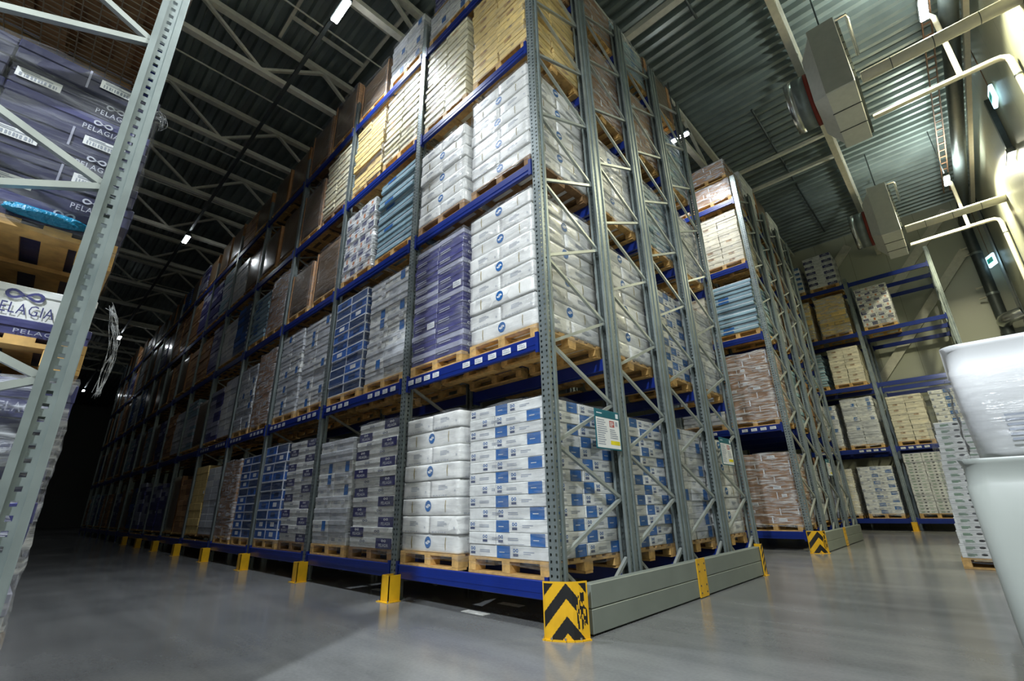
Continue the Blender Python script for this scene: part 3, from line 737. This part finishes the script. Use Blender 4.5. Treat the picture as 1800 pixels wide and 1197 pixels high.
NICE = {'white_blue': 'white carton load with blue panels', 'satchel': 'white bagged carton load', 'purple': 'violet navy carton load', 'navy_white': 'white and navy carton load',
        'grey': 'grey white wrapped carton load', 'blue': 'bright blue carton load', 'slab': 'pale blue slab load', 'checker': 'white load with navy patches', 'sack': 'yellow tan carton load',
        'pale_sack': 'pale cream lidded box load', 'cream': 'cream carton load', 'kraft': 'brown wrapped carton load', 'plain': 'brown film wrapped load', 'fishbox': 'white box load with hand holes'}
GA = 'pallet loads on the long rack'
A = {  # bay: level: (right kind, top, left kind, top)
 1: {1: ('white_blue', 1.97, 'satchel', 2.02), 2: ('satchel', 4.42, 'purple', 4.42), 3: ('satchel', 6.33, 'satchel', 6.17), 4: ('sack', 8.32, 'pale_sack', 8.34), 5: ('kraft', 9.9, 'grey', 9.25)},
 2: {1: ('navy_white', 2.11, 'grey', 1.98), 2: ('grey', 4.34, 'blue', 4.42), 3: ('slab', 6.36, 'checker', 6.19), 4: ('pale_sack', 8.22, 'sack', 8.25), 5: ('grey', 9.65, 'plain', 9.55)},
 3: {1: ('navy_white', 2.11, 'blue', 2.15), 2: ('grey', 4.35, 'grey', 4.38), 3: ('plain', 5.97, 'plain', 5.9), 4: ('pale_sack', 8.2, 'plain', 8.0), 5: ('plain', 9.9, 'plain', 9.8)},
 4: {1: ('blue', 2.05, 'kraft', 2.05), 2: ('kraft', 4.3, 'grey', 4.2), 3: ('kraft', 6.2, 'slab', 6.1), 4: ('plain', 8.0, 'plain', 7.9), 5: ('plain', 9.7, 'plain', 9.7)},
 5: {1: ('grey', 2.0, 'sack', 2.1), 2: ('grey', 4.2, 'purple', 4.1), 3: ('blue', 6.2, 'grey', 6.1), 4: ('plain', 7.9, 'grey', 8.0), 5: ('plain', 9.6, 'kraft', 9.6)},
}
rr = random.Random(5); KF = ['plain', 'grey', 'kraft', 'purple', 'blue', 'plain', 'purple', 'slab', 'plain', 'kraft']
for b in range(6, NB+1):
    A[b] = {l: (rr.choice(KF), bt(l)+rr.uniform(1.42, 1.66), rr.choice(KF), bt(l)+rr.uniform(1.42, 1.66)) for l in range(1, 5)}
    A[b][5] = ('plain', 9.7+rr.uniform(-.2, .2), rr.choice(KF), 9.7+rr.uniform(-.3, .2))
for b in sorted(A):
    for l in A[b]:
        kr, tr, kl, tl = A[b][l]
        for kd, tp, sl, xc in ((kr, tr, 'right', -BAY*(b-1)-.625), (kl, tl, 'left', -BAY*(b-1)-1.79)):
            lab = '%s, %s level, %s bay of long rack, %s slot' % (NICE[kd], LEV[l], ORD[b], sl)
            load(kd, xc+rr.uniform(-.02, .02), .615+rr.uniform(-.015, .01), bt(l), tp, lab, GA, near=b <= 3 or (b == 4 and l < 4), dark=(b == 1 and l == 3) or rr.random() < .15)
load('purple', -1.79, .615, 9.30, 9.97, 'short violet carton load stacked on another pallet at rack top', GA, w=1.0, d=1.05)
E_ = {2: {1: ('white_blue', 1.95), 2: ('satchel', 4.27), 3: ('satchel', 6.1), 4: ('kraft', 8.2), 5: ('kraft', 9.5)},
      3: {1: ('grey', 1.95), 2: ('white_blue', 4.1), 3: ('slab', 6.1), 4: ('kraft', 8.1), 5: ('slab', 9.6)},
      4: {1: ('satchel', 1.9), 2: ('grey', 4.15), 3: ('grey', 6.1), 4: ('slab', 8.1), 5: ('plain', 9.7)}}
for r in E_:
    for l in E_[r]:
        kd, tp = E_[r][l]
        load(kd, -.62, (r-.5)*D, bt(l), tp, '%s, %s level, %s pallet deep at long rack end' % (NICE[kd], LEV[l], ORD[r]), GA, d=1.165, film=2 if l > 2 else None)
        if r == 2 and l < 4: load('satchel' if l == 2 else 'kraft' if l == 3 else 'grey', -1.79, (r-.5)*D, bt(l), tp-.1, 'pallet load glimpsed behind the front row, %s level, first bay left' % LEV[l], GA, d=1.185, near=False)

# --- second rack beyond the aisle
YB = 8.2
for r in range(4):
    frame(0, YB+r*D, 'galvanised end frame of the second rack, %s from its striped corner' % ORD[r+1])
frame(-BAY, YB, 'galvanised upright frame of second rack, one bay left of its corner')
for l in range(1, 6):
    beam(0, YB+.024, l, 'blue front beam of the second rack, %s level, bay at its corner' % LEV[l], labels=LX2 if l == 2 else None)
    beam(-BAY, YB+.024, l, 'blue front beam of the second rack, %s level, bay behind long rack' % LEV[l], labels=LX2 if l == 2 else None)
    for r in range(4): beam(0, YB+(r+1)*D-.055, l, 'blue beam behind pallet row %s of the second rack, %s level' % (ORD[r+1], LEV[l]), rear=True)
GB = 'pallet loads on the second rack'
B_ = {1: ('kraft', 1.97, 'kraft', 1.95), 2: ('kraft', 4.32, 'grey', 4.0), 3: ('slab', 6.2, 'cream', 6.1), 4: ('cream', 8.2, 'cream', 8.0), 5: ('kraft', 9.2, 'kraft', 9.6)}
for l in B_:
    kr, tr, kl, tl = B_[l]
    load(kr, -.62, YB+.615, bt(l), tr, '%s, %s level, corner bay of second rack, right slot' % (NICE[kr], LEV[l]), GB, film=2 if kr == 'kraft' else None)
    load(kl, -1.79, YB+.615, bt(l), tl, '%s, %s level, corner bay of second rack, left slot' % (NICE[kl], LEV[l]), GB)
    for r in range(1, 4):
        kd = ['grey', 'slab', 'kraft', 'white_blue', 'grey', 'plain'][(l*3+r) % 6]
        load(kd, -.62, YB+(r+.5)*D, bt(l), bt(l)+1.62-.1*((l+r) % 3), '%s, %s level, %s pallet deep at second rack end' % (NICE[kd], LEV[l], ORD[r+1]), GB, near=False, d=1.185)
load('kraft', -.66, YB+.615, 9.26, 9.85, 'short brown carton load stacked on top of second rack corner', GB, film=2)

# --- back rack against the rear wall
YC = 16.6; XC = 3.40
for k in range(4):
    for r in range(2):
        frame(XC-BAY*k, YC+r*D, 'galvanised %s frame of the back rack, %s from its right end' % (('front', 'rear')[r], ORD[k+1]), braces=k < 2, sleeve=(r == 0 and k > 0), hh=9.1 if k == 0 else 8.75)
for b in range(3):
    for l in range(1, 6):
        beam(XC-BAY*b, YC+.024, l, 'blue front beam of the back rack, %s level, %s bay from right' % (LEV[l], ORD[b+1]), labels=LX2 if l == 2 else None)
        if b < 2:
            beam(XC-BAY*b, YC+D-.055, l, 'blue middle beam of the back rack, %s level, %s bay from right' % (LEV[l], ORD[b+1]), rear=True)
            beam(XC-BAY*b, YC+2*D-.055, l, 'blue rearmost beam of back rack by wall, %s level, %s bay' % (LEV[l], ORD[b+1]), rear=True)
GC = 'pallet loads on the back rack'
C_ = [(1, 0, 'L', 'fishbox', 2.33), (1, 0, 'R', 'fishbox', 2.1), (2, 0, 'L', 'cream', 4.2), (2, 0, 'R', 'white_blue', 4.22), (4, 0, 'L', 'checker', 8.2),
      (1, 1, 'R', 'white_blue', 1.99), (1, 1, 'L', 'cream', 1.95), (2, 1, 'R', 'grey', 4.31), (2, 1, 'L', 'grey', 4.15), (3, 1, 'R', 'cream', 6.18), (3, 1, 'L', 'slab', 6.1),
      (4, 1, 'R', 'sack', 8.22), (4, 1, 'L', 'sack', 8.2), (5, 1, 'R', 'navy_white', 10.0), (5, 1, 'L', 'white_blue', 9.75)]
for l, b, s, kd, tp in C_:
    xc = XC-BAY*b-(.66 if s == 'R' else 1.78)
    load(kd, xc, YC+.615, bt(l), tp, '%s, %s level, %s bay of back rack, %s slot' % (NICE[kd], LEV[l], ORD[b+1], 'right' if s == 'R' else 'left'), GC, w=.94, film=2 if (l, b) in ((1, 1), (2, 1), (4, 1)) else None)

# --- foreground rack on the left
YD = -3.245-D
frame(-.03, YD, 'galvanised perforated upright frame in the left foreground', flip=True)
GD = 'pallet loads on the left foreground rack'
ZD = {1: .295, 2: 2.05, 3: 3.95, 4: 6.0, 5: 8.1}
def btd(l): return ZD[l]+BH/2
load('dmix', -.68, -3.80, btd(1), 1.535, 'lower grey and navy carton stack in left foreground behind the post', GD, d=1.15, w=1.06)
t = tl_mid = load('dmix', -.68, -3.80, 1.578, 1.801, 'short film wrapped navy load with white lid box, left foreground', GD, d=1.15, w=1.06, film=0)
for j, yy in enumerate((-.29, .29)):
    o = link('carton', carton_mesh('dwhite', 1.0, .57, .16, j), t, (0, yy, .226), .012*(1-2*j))
t = tl_tall = load('dbox', -.68, -3.80, btd(2), 3.21, 'tall stack of dark violet cartons in the left foreground', GD, d=1.15, w=1.06)
m = MB(); m.rbox(.03, .26, .045, .012, .02, 'cyan_film', n=9, seed=4); m.build('blue_film', t, (.545, .30, .16))
load('kraft', -.68, -3.82, btd(3), 5.6, 'brown carton load high in the left foreground above the wire deck', GD, d=1.15, w=1.06, dark=True)
def dbeam(xr, y, l, lb, rear=False):
    o = beam(xr, y, 1, lb, rear=rear); o.location.z = ZD[l]
r7 = random.Random(11)
for b in range(1, 8):
    x = -.03-BAY*(b-1)
    for l in range(1, 6):
        dbeam(x, -3.303, l, 'blue front beam of left foreground rack, %s level, %s bay' % (LEV[l], ORD[b]), True)
        dbeam(x, YD+.055, l, 'blue back beam of left foreground rack, %s level, %s bay' % (LEV[l], ORD[b]))
        for sl, dx in (('near', -.65), ('far', -1.77)):
            if b == 1 and sl == 'near' and l < 4: continue
            kd = r7.choice(KF); tp = btd(l)+(1.5 if l == 1 else r7.uniform(1.62, 1.72))
            load(kd, x+dx, -3.86, btd(l), tp, '%s, %s level, %s bay of left foreground rack, %s slot' % (NICE[kd], LEV[l], ORD[b], sl), GD, d=1.19, near=False)
    frame(x-BAY, YD, 'upright frame of left foreground rack, %s along the dark aisle' % ORD[b+1], braces=False)
m = MB()
for k in range(23): m.tube([(-.14-.05*k, YD+.09, btd(3)-.014), (-.14-.05*k, YD+D-.10, btd(3)-.014)], .004, 'wire', 5)
for k in range(13): m.tube([(-2.3, YD+.09+.086*k, btd(3)-.020), (-.1, YD+.09+.086*k, btd(3)-.020)], .004, 'wire', 5)
tag(m.build('wire_deck'), 'rusty wire mesh deck under the high load, left foreground', 'wire deck')
# loose film tails hanging off the foreground stack
for par, pts, lb in ((tl_mid, [(-.15, -3.20, 1.95), (-.16, -3.16, 1.88), (-.16, -3.14, 1.75), (-.16, -3.145, 1.62), (-.17, -3.16, 1.48)], 'loose strip of film hanging off the stack'),
                (tl_tall, [(-.13, -3.26, 3.12), (-.14, -3.225, 3.15), (-.14, -3.20, 3.10), (-.15, -3.22, 3.05)], 'torn film tuft')):
    pts = [tuple(a-b for a, b in zip(p, par.location)) for p in pts]
    m = MB(); r9 = random.Random(len(lb))
    for q in range(12):
        oo = [(r9.uniform(-.05, .03), r9.uniform(-.012, .03), r9.uniform(-.02, .02)) for p in pts]; cp_ = [Vector(p)+Vector(o_) for p, o_ in zip(pts, oo)]; fine = []
        for i in range(len(cp_)-1):
            p0, p1, p2, p3 = cp_[max(i-1, 0)], cp_[i], cp_[i+1], cp_[min(i+2, len(cp_)-1)]
            for tt in (0, .25, .5, .75): fine.append(.5*((2*p1)+(p2-p0)*tt+(2*p0-5*p1+4*p2-p3)*tt**2+(3*p1-p0-3*p2+p3)*tt**3))
        m.tube(fine, .0016, 'film_heavy', 4)
    m.build('film_tail', par)['label'] = lb

# ------------------------------------------------------------------ yellow guards and barriers
def chevron_guard(cx, cy, label, pts, hh=.405):
    t = thing('corner_guard', label, 'corner guard', (cx, cy, 0))
    m = MB(); nu, nv = 84, 96; rnd = random.Random(3)
    L = [0]; P = [Vector(p) for p in pts]
    for i in range(len(P)-1): L.append(L[-1]+(P[i+1]-P[i]).length)
    def at(u):
        s = u*L[-1]
        for i in range(len(P)-1):
            if s <= L[i+1]+1e-9: return P[i].lerp(P[i+1], (s-L[i])/(L[i+1]-L[i]))
        return P[-1]
    V = []; F = []
    for j in range(nv+1):
        for i in range(nu+1): q = at(i/nu); V.append((q.x, q.y, hh*j/nv))
    m.mi('yellow'); m.mi('black_paint')
    scr = [(rnd.uniform(.68, .92), rnd.uniform(.25, .75), rnd.uniform(.006, .02), rnd.uniform(.03, .12)) for _ in range(16)]
    o = len(m.v); m.v += V
    for j in range(nv):
        for i in range(nu):
            u, v = (i+.5)/nu, (j+.5)/nv; s = v+abs(u-.52)*1.06
            blk = s > 1.25 or .71 < s < .98 or .14 < s < .42
            if u < .03 or u > .965 or v > .97: blk = False
            for a, b, c, d in scr:
                if abs(u-a) < c and abs(v-b) < d: blk = not blk; break
            m.f.append((o+j*(nu+1)+i, o+j*(nu+1)+i+1, o+(j+1)*(nu+1)+i+1, o+(j+1)*(nu+1)+i)); m.m.append(1 if blk else 0); m.sm.append(False)
    # thickness behind the plate
    nrm = []
    back = MB()
    for i in range(len(P)-1):
        d = (P[i+1]-P[i]).normalized(); nn = Vector((-d.y, d.x, 0))*.008
        back.add([P[i]+nn*.1, P[i+1]+nn*.1, P[i+1]+nn, P[i]+nn, P[i]+nn*.1+Vector((0,0,hh)), P[i+1]+nn*.1+Vector((0,0,hh)), P[i+1]+nn+Vector((0,0,hh)), P[i]+nn+Vector((0,0,hh))],
                 [(3,2,1,0),(4,5,6,7),(1,2,6,5),(2,3,7,6),(3,0,4,7)], 'yellow')
    m.build('striped_plate', t); back.build('backing', t)
    fl = MB()
    for i in range(len(P)-1):
        d = (P[i+1]-P[i]).normalized(); nn = Vector((d.y, -d.x, 0))*.022
        fl.add([P[i]+nn, P[i+1]+nn, P[i+1], P[i], P[i]+nn+Vector((0,0,.01)), P[i+1]+nn+Vector((0,0,.01)), P[i+1]+Vector((0,0,.01)), P[i]+Vector((0,0,.01))], [(3,2,1,0),(4,5,6,7),(0,1,5,4),(1,2,6,5),(2,3,7,6),(3,0,4,7)], 'yellow')
    fl.build('floor_flange', t)
    for i in range(0, len(P), 2):
        q = P[i]; bb = MB(); bb.tube([(q.x*1.02, q.y-.012, .01), (q.x*1.02, q.y-.012, .026)], .009, 'silver', 6); bb.build('bolt', t)
    return t
cp = [(-.15, -.085, 0), (-.125, -.088, 0), (-.075, -.072, 0), (-.03, -.05, 0), (.02, -.026, 0), (.065, .012, 0), (.10, .06, 0), (.128, .13, 0)]
chevron_guard(.185, -.115, 'yellow and black chevron guard at the near rack corner', cp)
chevron_guard(.20, 7.84, 'yellow and black chevron guard at the second rack corner', cp)
def end_guard(x, y, label):
    t = thing('corner_guard', label, 'corner guard', (x, y, 0))
    m = MB(); m.box(-.10, 0, 0, .012, .012, .40, 'yellow'); m.box(0, -.10, 0, .012, .012, .40, 'yellow'); m.box(-.11, -.1, 0, .03, .03, .008, 'yellow'); m.build('angle_plate', t)
    m = MB()
    for k in range(4):
        z = .04+.09*k; m.add([(.0135, -.095, z), (.0135, .0, z+.07), (.0135, .0, z+.11), (.0135, -.095, z+.04)], [(0, 1, 2, 3)], 'black_paint'); m.add([(-.098, .0135, z+.07), (-.005, .0135, z), (-.005, .0135, z+.04), (-.098, .0135, z+.11)], [(3, 2, 1, 0)], 'black_paint')
    m.build('black_stripes', t)
end_guard(.292, 4.285, 'thin yellow corner guard at the far end of the near barrier')
def barrier(y0, y1, yp, label):
    t = thing('rack_barrier', label, 'barrier', (.24, y0, 0))
    L = y1-y0
    for z0, z1 in ((.012, .188), (.192, .368)):
        m = MB(); m.cbox(-.045, 0, z0, .045, L, z1, .006, 'barrier_grey'); m.build('board', t)
    if yp:
        m = MB(); m.box(.0455, yp-y0-.11, .008, .055, yp-y0+.11, .385, 'yellow'); pl = m.build('joint_plate', t)
        for dy in (-.07, .07):
            for z in (.05, .12, .26, .33):
                b = MB(); b.tube([(.055, yp-y0+dy, z), (.060, yp-y0+dy, z)], .009, 'dark_steel', 8); b.build('bolt', pl)
barrier(.10, 4.24, 2.2, 'grey two board floor barrier along the near rack end')
barrier(7.98, 12.0, 9.97, 'grey two board floor barrier along the second rack end')
def post_guard(x, y, label):
    t = thing('post_guard', label, 'post guard', (x, y, 0))
    m = MB(); m.box(-.085, -.12, 0, .075, -.11, .27, 'yellow'); m.box(-.085, -.12, 0, -.075, .03, .27, 'yellow'); m.box(.065, -.12, 0, .075, .03, .27, 'yellow'); m.build('shell', t)
    m = MB(); m.box(-.12, -.15, 0, .10, .03, .008, 'yellow'); m.build('base_flange', t)
    for dx in (-.105, .088): b = MB(); b.tube([(dx, -.13, .008), (dx, -.13, .022)], .009, 'silver', 6); b.build('bolt', t)
for k in range(1, 9): post_guard(-BAY*k+.09, -.03, 'yellow steel guard at the foot of long rack post, %s along aisle' % ORD[k])
post_guard(XC-BAY, YC-.03, 'yellow steel guard at the back rack post, near white box pallets')

# floor markings under the rack
for k, (x, y) in enumerate([(-1.12, .12), (-1.12, .62), (-3.1, .28), (-.6, .9)]):
    m = MB(); m.box(x-.16, y-.05, .001, x+.16, y+.05, .003, 'floor_mark')
    tag(m.build('floor_marking'), 'worn white floor marking under the long rack, %s dash' % ['nearest the aisle', 'second', 'one bay along', 'closest to the corner guard'][k], 'floor marking')

# ------------------------------------------------------------------ signs on the rack end
def sign(y, z, x, label):
    t = thing('notice_board', label, 'sign', (x, y, z))
    m = MB(); m.cbox(0, -.235, -.205, .006, .235, .205, .002, 'teal'); m.build('backing_board', t)
    m = MB(); f = Face(m, 'R', .014, .47, .41, 0, -.205)
    f.quad(.035, .035, .965, .79, 'paper'); f.quad(.045, .8, .96, .985, 'teal', .0005); f.lines(.07, .88, .4, .93, 1, 'tape', .001)
    f.quad(.84, .83, .95, .95, 'tape', .001)
    f.lines(.07, .1, .48, .76, 12, 'print_grey', .0006, 4); f.quad(.56, .58, .76, .74, 'print_red', .001); f.lines(.58, .6, .74, .72, 3, 'paper', .0015)
    f.quad(.8, .62, .9, .74, 'print_grey', .001); f.lines(.56, .28, .9, .54, 5, 'print_grey', .0006, 6); f.quad(.56, .13, .94, .23, 'sign_yellow', .001)
    m.build('printed_sheet', t)
sign(.915, 1.71, .062, 'white notice with teal header and yellow patch on near rack end')
sign(4.21, 1.70, .062, 'second white notice with teal header, farther along rack end')
sign(YB+2.95, 1.75, .062, 'small white notice on the second rack end frames')

# ------------------------------------------------------------------ cooling fan units, pipes
def cooler(y, wd):
    t = thing('cooling_unit', '%s white ceiling cooling unit with round fan outlet' % wd, 'cooling unit', (2.70, y, 9.53))
    m = MB(); m.cbox(-.25, -1.05, -.88, .25, 1.05, .88, .015, 'unit_panel'); m.build('cabinet', t)
    m = MB(); m.box(-.24, -1.065, -.86, .24, -1.05, .86, 'unit_grey')
    m.build('end_panel', t)
    for yy in (-.35, .35): m = MB(); m.box(-.252, yy-.01, -.893, .252, yy+.01, -.88, 'dark_steel'); m.build('panel_seam', t)
    m = MB()
    for k in range(9): m.box(.252, -1.0, -.8+.19*k, .30, 1.0, -.8+.19*k+.03, 'dark_steel')
    m.build('coil_grille', t)
    m = MB(); m.tube([(.25, -1.0, .80), (.44, -1.0, .80), (.46, -.9, .78), (.46, .2, .72)], .035, 'silver', 10); m.build('header_pipe', t)
    # hood and fan ring on the aisle side
    m = MB(); m.add([(-.25, -.95, -.8), (-.25, .95, -.8), (-.25, .95, .8), (-.25, -.95, .8), (-.48, -.62, -.58), (-.48, .62, -.58), (-.48, .62, .58), (-.48, -.62, .58)],
                    [(0,1,2,3),(7,6,5,4),(0,4,5,1),(1,5,6,2),(2,6,7,3),(3,7,4,0)], 'unit_panel'); m.build('hood', t)
    def ring(x0, x1, r, mt, nm):
        m = MB(); n = 36; a = []; 
        for x, q in ((x0, r), (x1, r), (x1, r-.03), (x0, r-.03)): a += [(x, q*math.cos(2*PI*i/n), q*math.sin(2*PI*i/n)) for i in range(n)]
        m.add(a, [(s*n+i, s*n+(i+1) % n, ((s+1) % 4)*n+(i+1) % n, ((s+1) % 4)*n+i) for s in range(4) for i in range(n)], mt, True); return m.build(nm, t)
    ring(-.56, -.48, .60, 'red_paint', 'red_band'); ring(-.80, -.56, .595, 'galv', 'fan_ring'); ring(-.95, -.80, .60, 'silver', 'outlet_ring')
    m = MB()
    for k in range(7):
        a = 2*PI*k/7; c, s_ = math.cos(a), math.sin(a)
        m.add([(-.72, .1*c, .1*s_), (-.66, .1*c-.06*s_, .1*s_+.06*c), (-.64, .54*c-.2*s_, .54*s_+.2*c), (-.74, .54*c+.05*s_, .54*s_-.05*c)], [(0,1,2,3)], 'dark_steel')
    m.tube([(-.76, 0, 0), (-.6, 0, 0)], .1, 'dark_steel', 12); m.build('fan_blades', t)
    for yy in (-.9, .9): m = MB(); m.tube([(0, yy, .88), (0, yy, 2.2)], .018, 'dark_steel', 6); m.build('hanger', t)
cooler(7.35, 'near'); cooler(14.75, 'far')
for y, wd in ((6.42, 'near'), (13.85, 'far')):
    t = thing('insulated_pipe', 'thick cream insulated pipe from %s cooling unit to right wall' % wd, 'pipe', (0, y, 8.62))
    m = MB(); m.tube([(3.045, -.13, 0), (5.19, -.13, 0)], .11, 'pipe_white', 16); m.build('sleeve', t)
    m = MB(); m.box(3.05, -.02, .06, 5.19, .12, .14, 'rust'); m.build('pipe_tray', t)
    for x in (3.5, 4.1, 4.7): m = MB(); m.tube([(x-.006, -.13, 0), (x+.006, -.13, 0)], .113, 'dark_steel', 16); m.build('clamp_band', t)
for y, wd in ((7.75, 'near'), (15.15, 'far')):
    t = thing('drain_pipe', 'slim white drain pipe from %s cooling unit, bending down the wall' % wd, 'pipe', (0, y, 8.72))
    m = MB(); m.tube([(3.06, 0, -.03), (4.9, 0, 0), (5.0, 0, -.01), (5.08, 0, -.06), (5.11, 0, -.15), (5.11, 0, -2.4)], .055, 'pipe_white', 12); m.build('main_pipe', t)
    m = MB(); m.tube([(3.05, -.1, -.09), (4.45, -.1, -.07)], .022, 'pipe_white', 8); m.build('small_pipe', t)
    m = MB(); m.tube([(4.45, -.02, .0), (4.45, -.02, 1.6), (4.38, -.02, 1.75), (4.3, -.02, 1.75)], .045, 'pipe_white', 10); m.build('riser', t)
    m = MB(); m.tube([(5.11, 0, -.5), (5.11, 0, -.53)], .062, 'dark_steel', 12); m.build('joint_ring', t)
t = thing('ventilation_pipe', 'large dark ventilation pipe along the ceiling and down back wall', 'pipe', (4.72, 0, 0))
m = MB(); m.tube([(0, -8, 10.5), (0, 18.6, 10.5), (0, 18.85, 10.45), (0, 19.0, 10.3), (0, 19.05, 10.0), (0, 19.05, 5.2)], .16, 'dark_steel', 20); m.build('main_duct', t)
for z in (9.2, 7.6): m = MB(); m.tube([(0, 19.05, z), (0, 19.05, z+.08)], .175, 'galv', 20); m.build('flange', t)
for z in (9.6, 9.3, 8.0, 7.6): m = MB(); m.tube([(-.34, 19.2, z), (-.12, 19.1, z)], .03, 'pipe_white', 8); m.build('bracket', t)
m = MB(); m.tube([(0, 18.95, 6.55), (.02, 18.8, 6.6), (.1, 18.7, 6.62), (.3, 18.65, 6.65), (.46, 18.6, 6.68)], .2, 'silver', 20); m.build('elbow', t)
# cable ladder with rusty rungs under the roof
t = thing('cable_ladder', 'rusty cable ladder hung under the roof beside the ventilation pipe', 'cable ladder', (4.45, 0, 11.0))
for sx in (-.08, .08): m = MB(); m.box(sx-.012, -6, -.03, sx+.012, 17, .03, 'rust'); m.build('side_rail', t)
m = MB(); m.box(-.08, -.02, -.012, .08, .02, .012, 'rust'); rg = m.data('rung')
for k in range(56): link('rung', rg, t, (0, -5.8+.4*k, 0))
m = MB(); m.box(4.96, -6, 10.6, 5.06, 18, 10.72, 'pipe_white'); tag(m.build('conduit'), 'long pale conduit high along the right wall', 'conduit')
# wall lamp on its black arm, exit sign and its reflection
t = thing('wall_lamp', 'bright flood lamp on a perforated black channel on right wall', 'lamp', (5.19, 10.9, 8.3))
m = MB(); m.box(-.10, -.12, .1, -.0, .0, 1.6, 'dark_steel'); ch = m.build('channel', t)
m = MB(); m.cbox(-.16, -.35, -.06, -.02, .3, .06, .02, 'dark_steel'); m.build('housing', t)
m = MB(); m.cbox(-.15, -.33, -.10, -.03, .28, -.06, .01, 'wall_glow'); m.build('diffuser', t)
ld = bpy.data.lights.new('lamp_light', 'AREA'); ld.shape = 'RECTANGLE'; ld.size = .5; ld.size_y = .12; ld.energy = 2.5; ld.color = WARM
lo = bpy.data.objects.new('lamp_light', ld); COL.objects.link(lo); lo.parent = t; lo.location = (-.09, -.02, -.12); lo.rotation_euler = (0, 0.15, PI/2)
for y, z, wd in ((10.04, 9.44, 'near'), (18.75, 8.75, 'far')):  # second one: a sign's reflection on the pale strip, built as a glowing box
    t = thing('exit_sign', '%s glowing exit sign with running figure, on right wall' % wd, 'exit sign', (5.12 if wd == 'near' else 4.98, y, z), -PI/2 if wd == 'near' else -PI*.36)
    m = MB(); m.cbox(-.2, -.035, -.21, .2, .035, .21, .015, 'exit_glow'); m.build('light_box', t)
    m = MB(); f = Face(m, 'F', .4, .07, .42, .003, -.21); f.quad(.12, .3, .88, .72, 'exit_green'); f.poly([(.3, .36), (.42, .36), (.52, .5), (.44, .6), (.32, .5)], 'paper', .002); f.quad(.66, .36, .78, .66, 'paper', .002)
    m.build('pictogram', t)
    m = MB(); m.tube([(0, 0, .21), (0, 0, 11.5-z)], .01, 'rust', 6); m.build('hanger', t)
# diagonal wall bracing
for a, b, lb in (((.4, 19.32, 4.6), (4.5, 19.32, 9.6), 'pale diagonal brace rising right across the back wall'), ((-1.2, 19.32, 8.6), (1.2, 19.32, 11.2), 'pale diagonal brace at the upper back wall behind the top loads'),
                 ((2.0, 19.32, 8.6), (4.4, 19.32, 11.4), 'pale diagonal brace at upper right of back wall')):
    m = MB(); m.bar(a, b, .3, .1, 'truss_paint', up=(0, 1, 0)); tag(m.build('wall_brace'), lb, 'wall brace')

# ------------------------------------------------------------------ white tubs and the box stack at the right
def tub(x0, y0, z0, w, d, h, label, taper, tm='tub_white'):
    t = thing('plastic_tub', label, 'tub', (x0+w/2, y0+d/2, z0))
    m = MB(); n = 8
    def ringpts(z, e, r):
        p = []
        for cx, cy, a0 in ((w/2-r, d/2-r, 0), (-w/2+r, d/2-r, PI/2), (-w/2+r, -d/2+r, PI), (w/2-r, -d/2+r, 1.5*PI)):
            for i in range(n+1): a = a0+PI/2*i/n; p.append((cx+(r)*math.cos(a)-math.copysign(e, cx), cy+(r)*math.sin(a)-math.copysign(e, cy), z))
        return p
    lv = [(0, taper+.02, .06), (.02, taper, .07), (h*.45, taper*.55, .07), (h-.11, taper*.2, .07), (h-.10, taper*.2-.012, .075), (h-.02, -.012, .075), (h, .0, .07), (h, .035, .06), (h-.3, .05, .06)]
    R = [ringpts(*q) for q in lv]; k = len(R[0]); v = [p for rg in R for p in rg]
    f = [(i*k+j, i*k+(j+1) % k, (i+1)*k+(j+1) % k, (i+1)*k+j) for i in range(len(R)-1) for j in range(k)]
    m.add(v, f, tm, True); m.add(R[0], [tuple(reversed(range(k)))], tm); m.add(R[-1], [tuple(range(k))], tm)
    m.build('shell', t)
    return t
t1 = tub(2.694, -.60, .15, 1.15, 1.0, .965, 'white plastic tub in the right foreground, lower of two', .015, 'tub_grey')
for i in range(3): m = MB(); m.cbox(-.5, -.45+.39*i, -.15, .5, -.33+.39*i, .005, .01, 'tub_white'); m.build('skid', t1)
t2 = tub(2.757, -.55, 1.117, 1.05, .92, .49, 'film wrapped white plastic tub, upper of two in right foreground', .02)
m = MB(); f = Face(m, 'F', 1.05, .92, .49, .004); f.lines(.28, .55, .42, .80, 6, 'print_grey', seed=2); f.lines(.12, .12, .25, .36, 6, 'print_grey', seed=5); m.build('faint_print', t2)
link('stretch_film', film_mesh(1.055, .925, .26, False, 5), t2, (0, 0, .085))
# leaning stack of fish boxes on the floor
t = load('fishbox', 2.78, 6.95, 0, 2.06, 'leaning stack of white hand hole boxes on floor pallet beside tubs', 'pallet loads on the floor', w=1.0, d=1.0, film=1)
for o in t.children:
    if o.name.startswith('carton') or o.name.startswith('stretch'):
        o.location.x += .085*(o.location.z if o.name.startswith('carton') else 1.0)
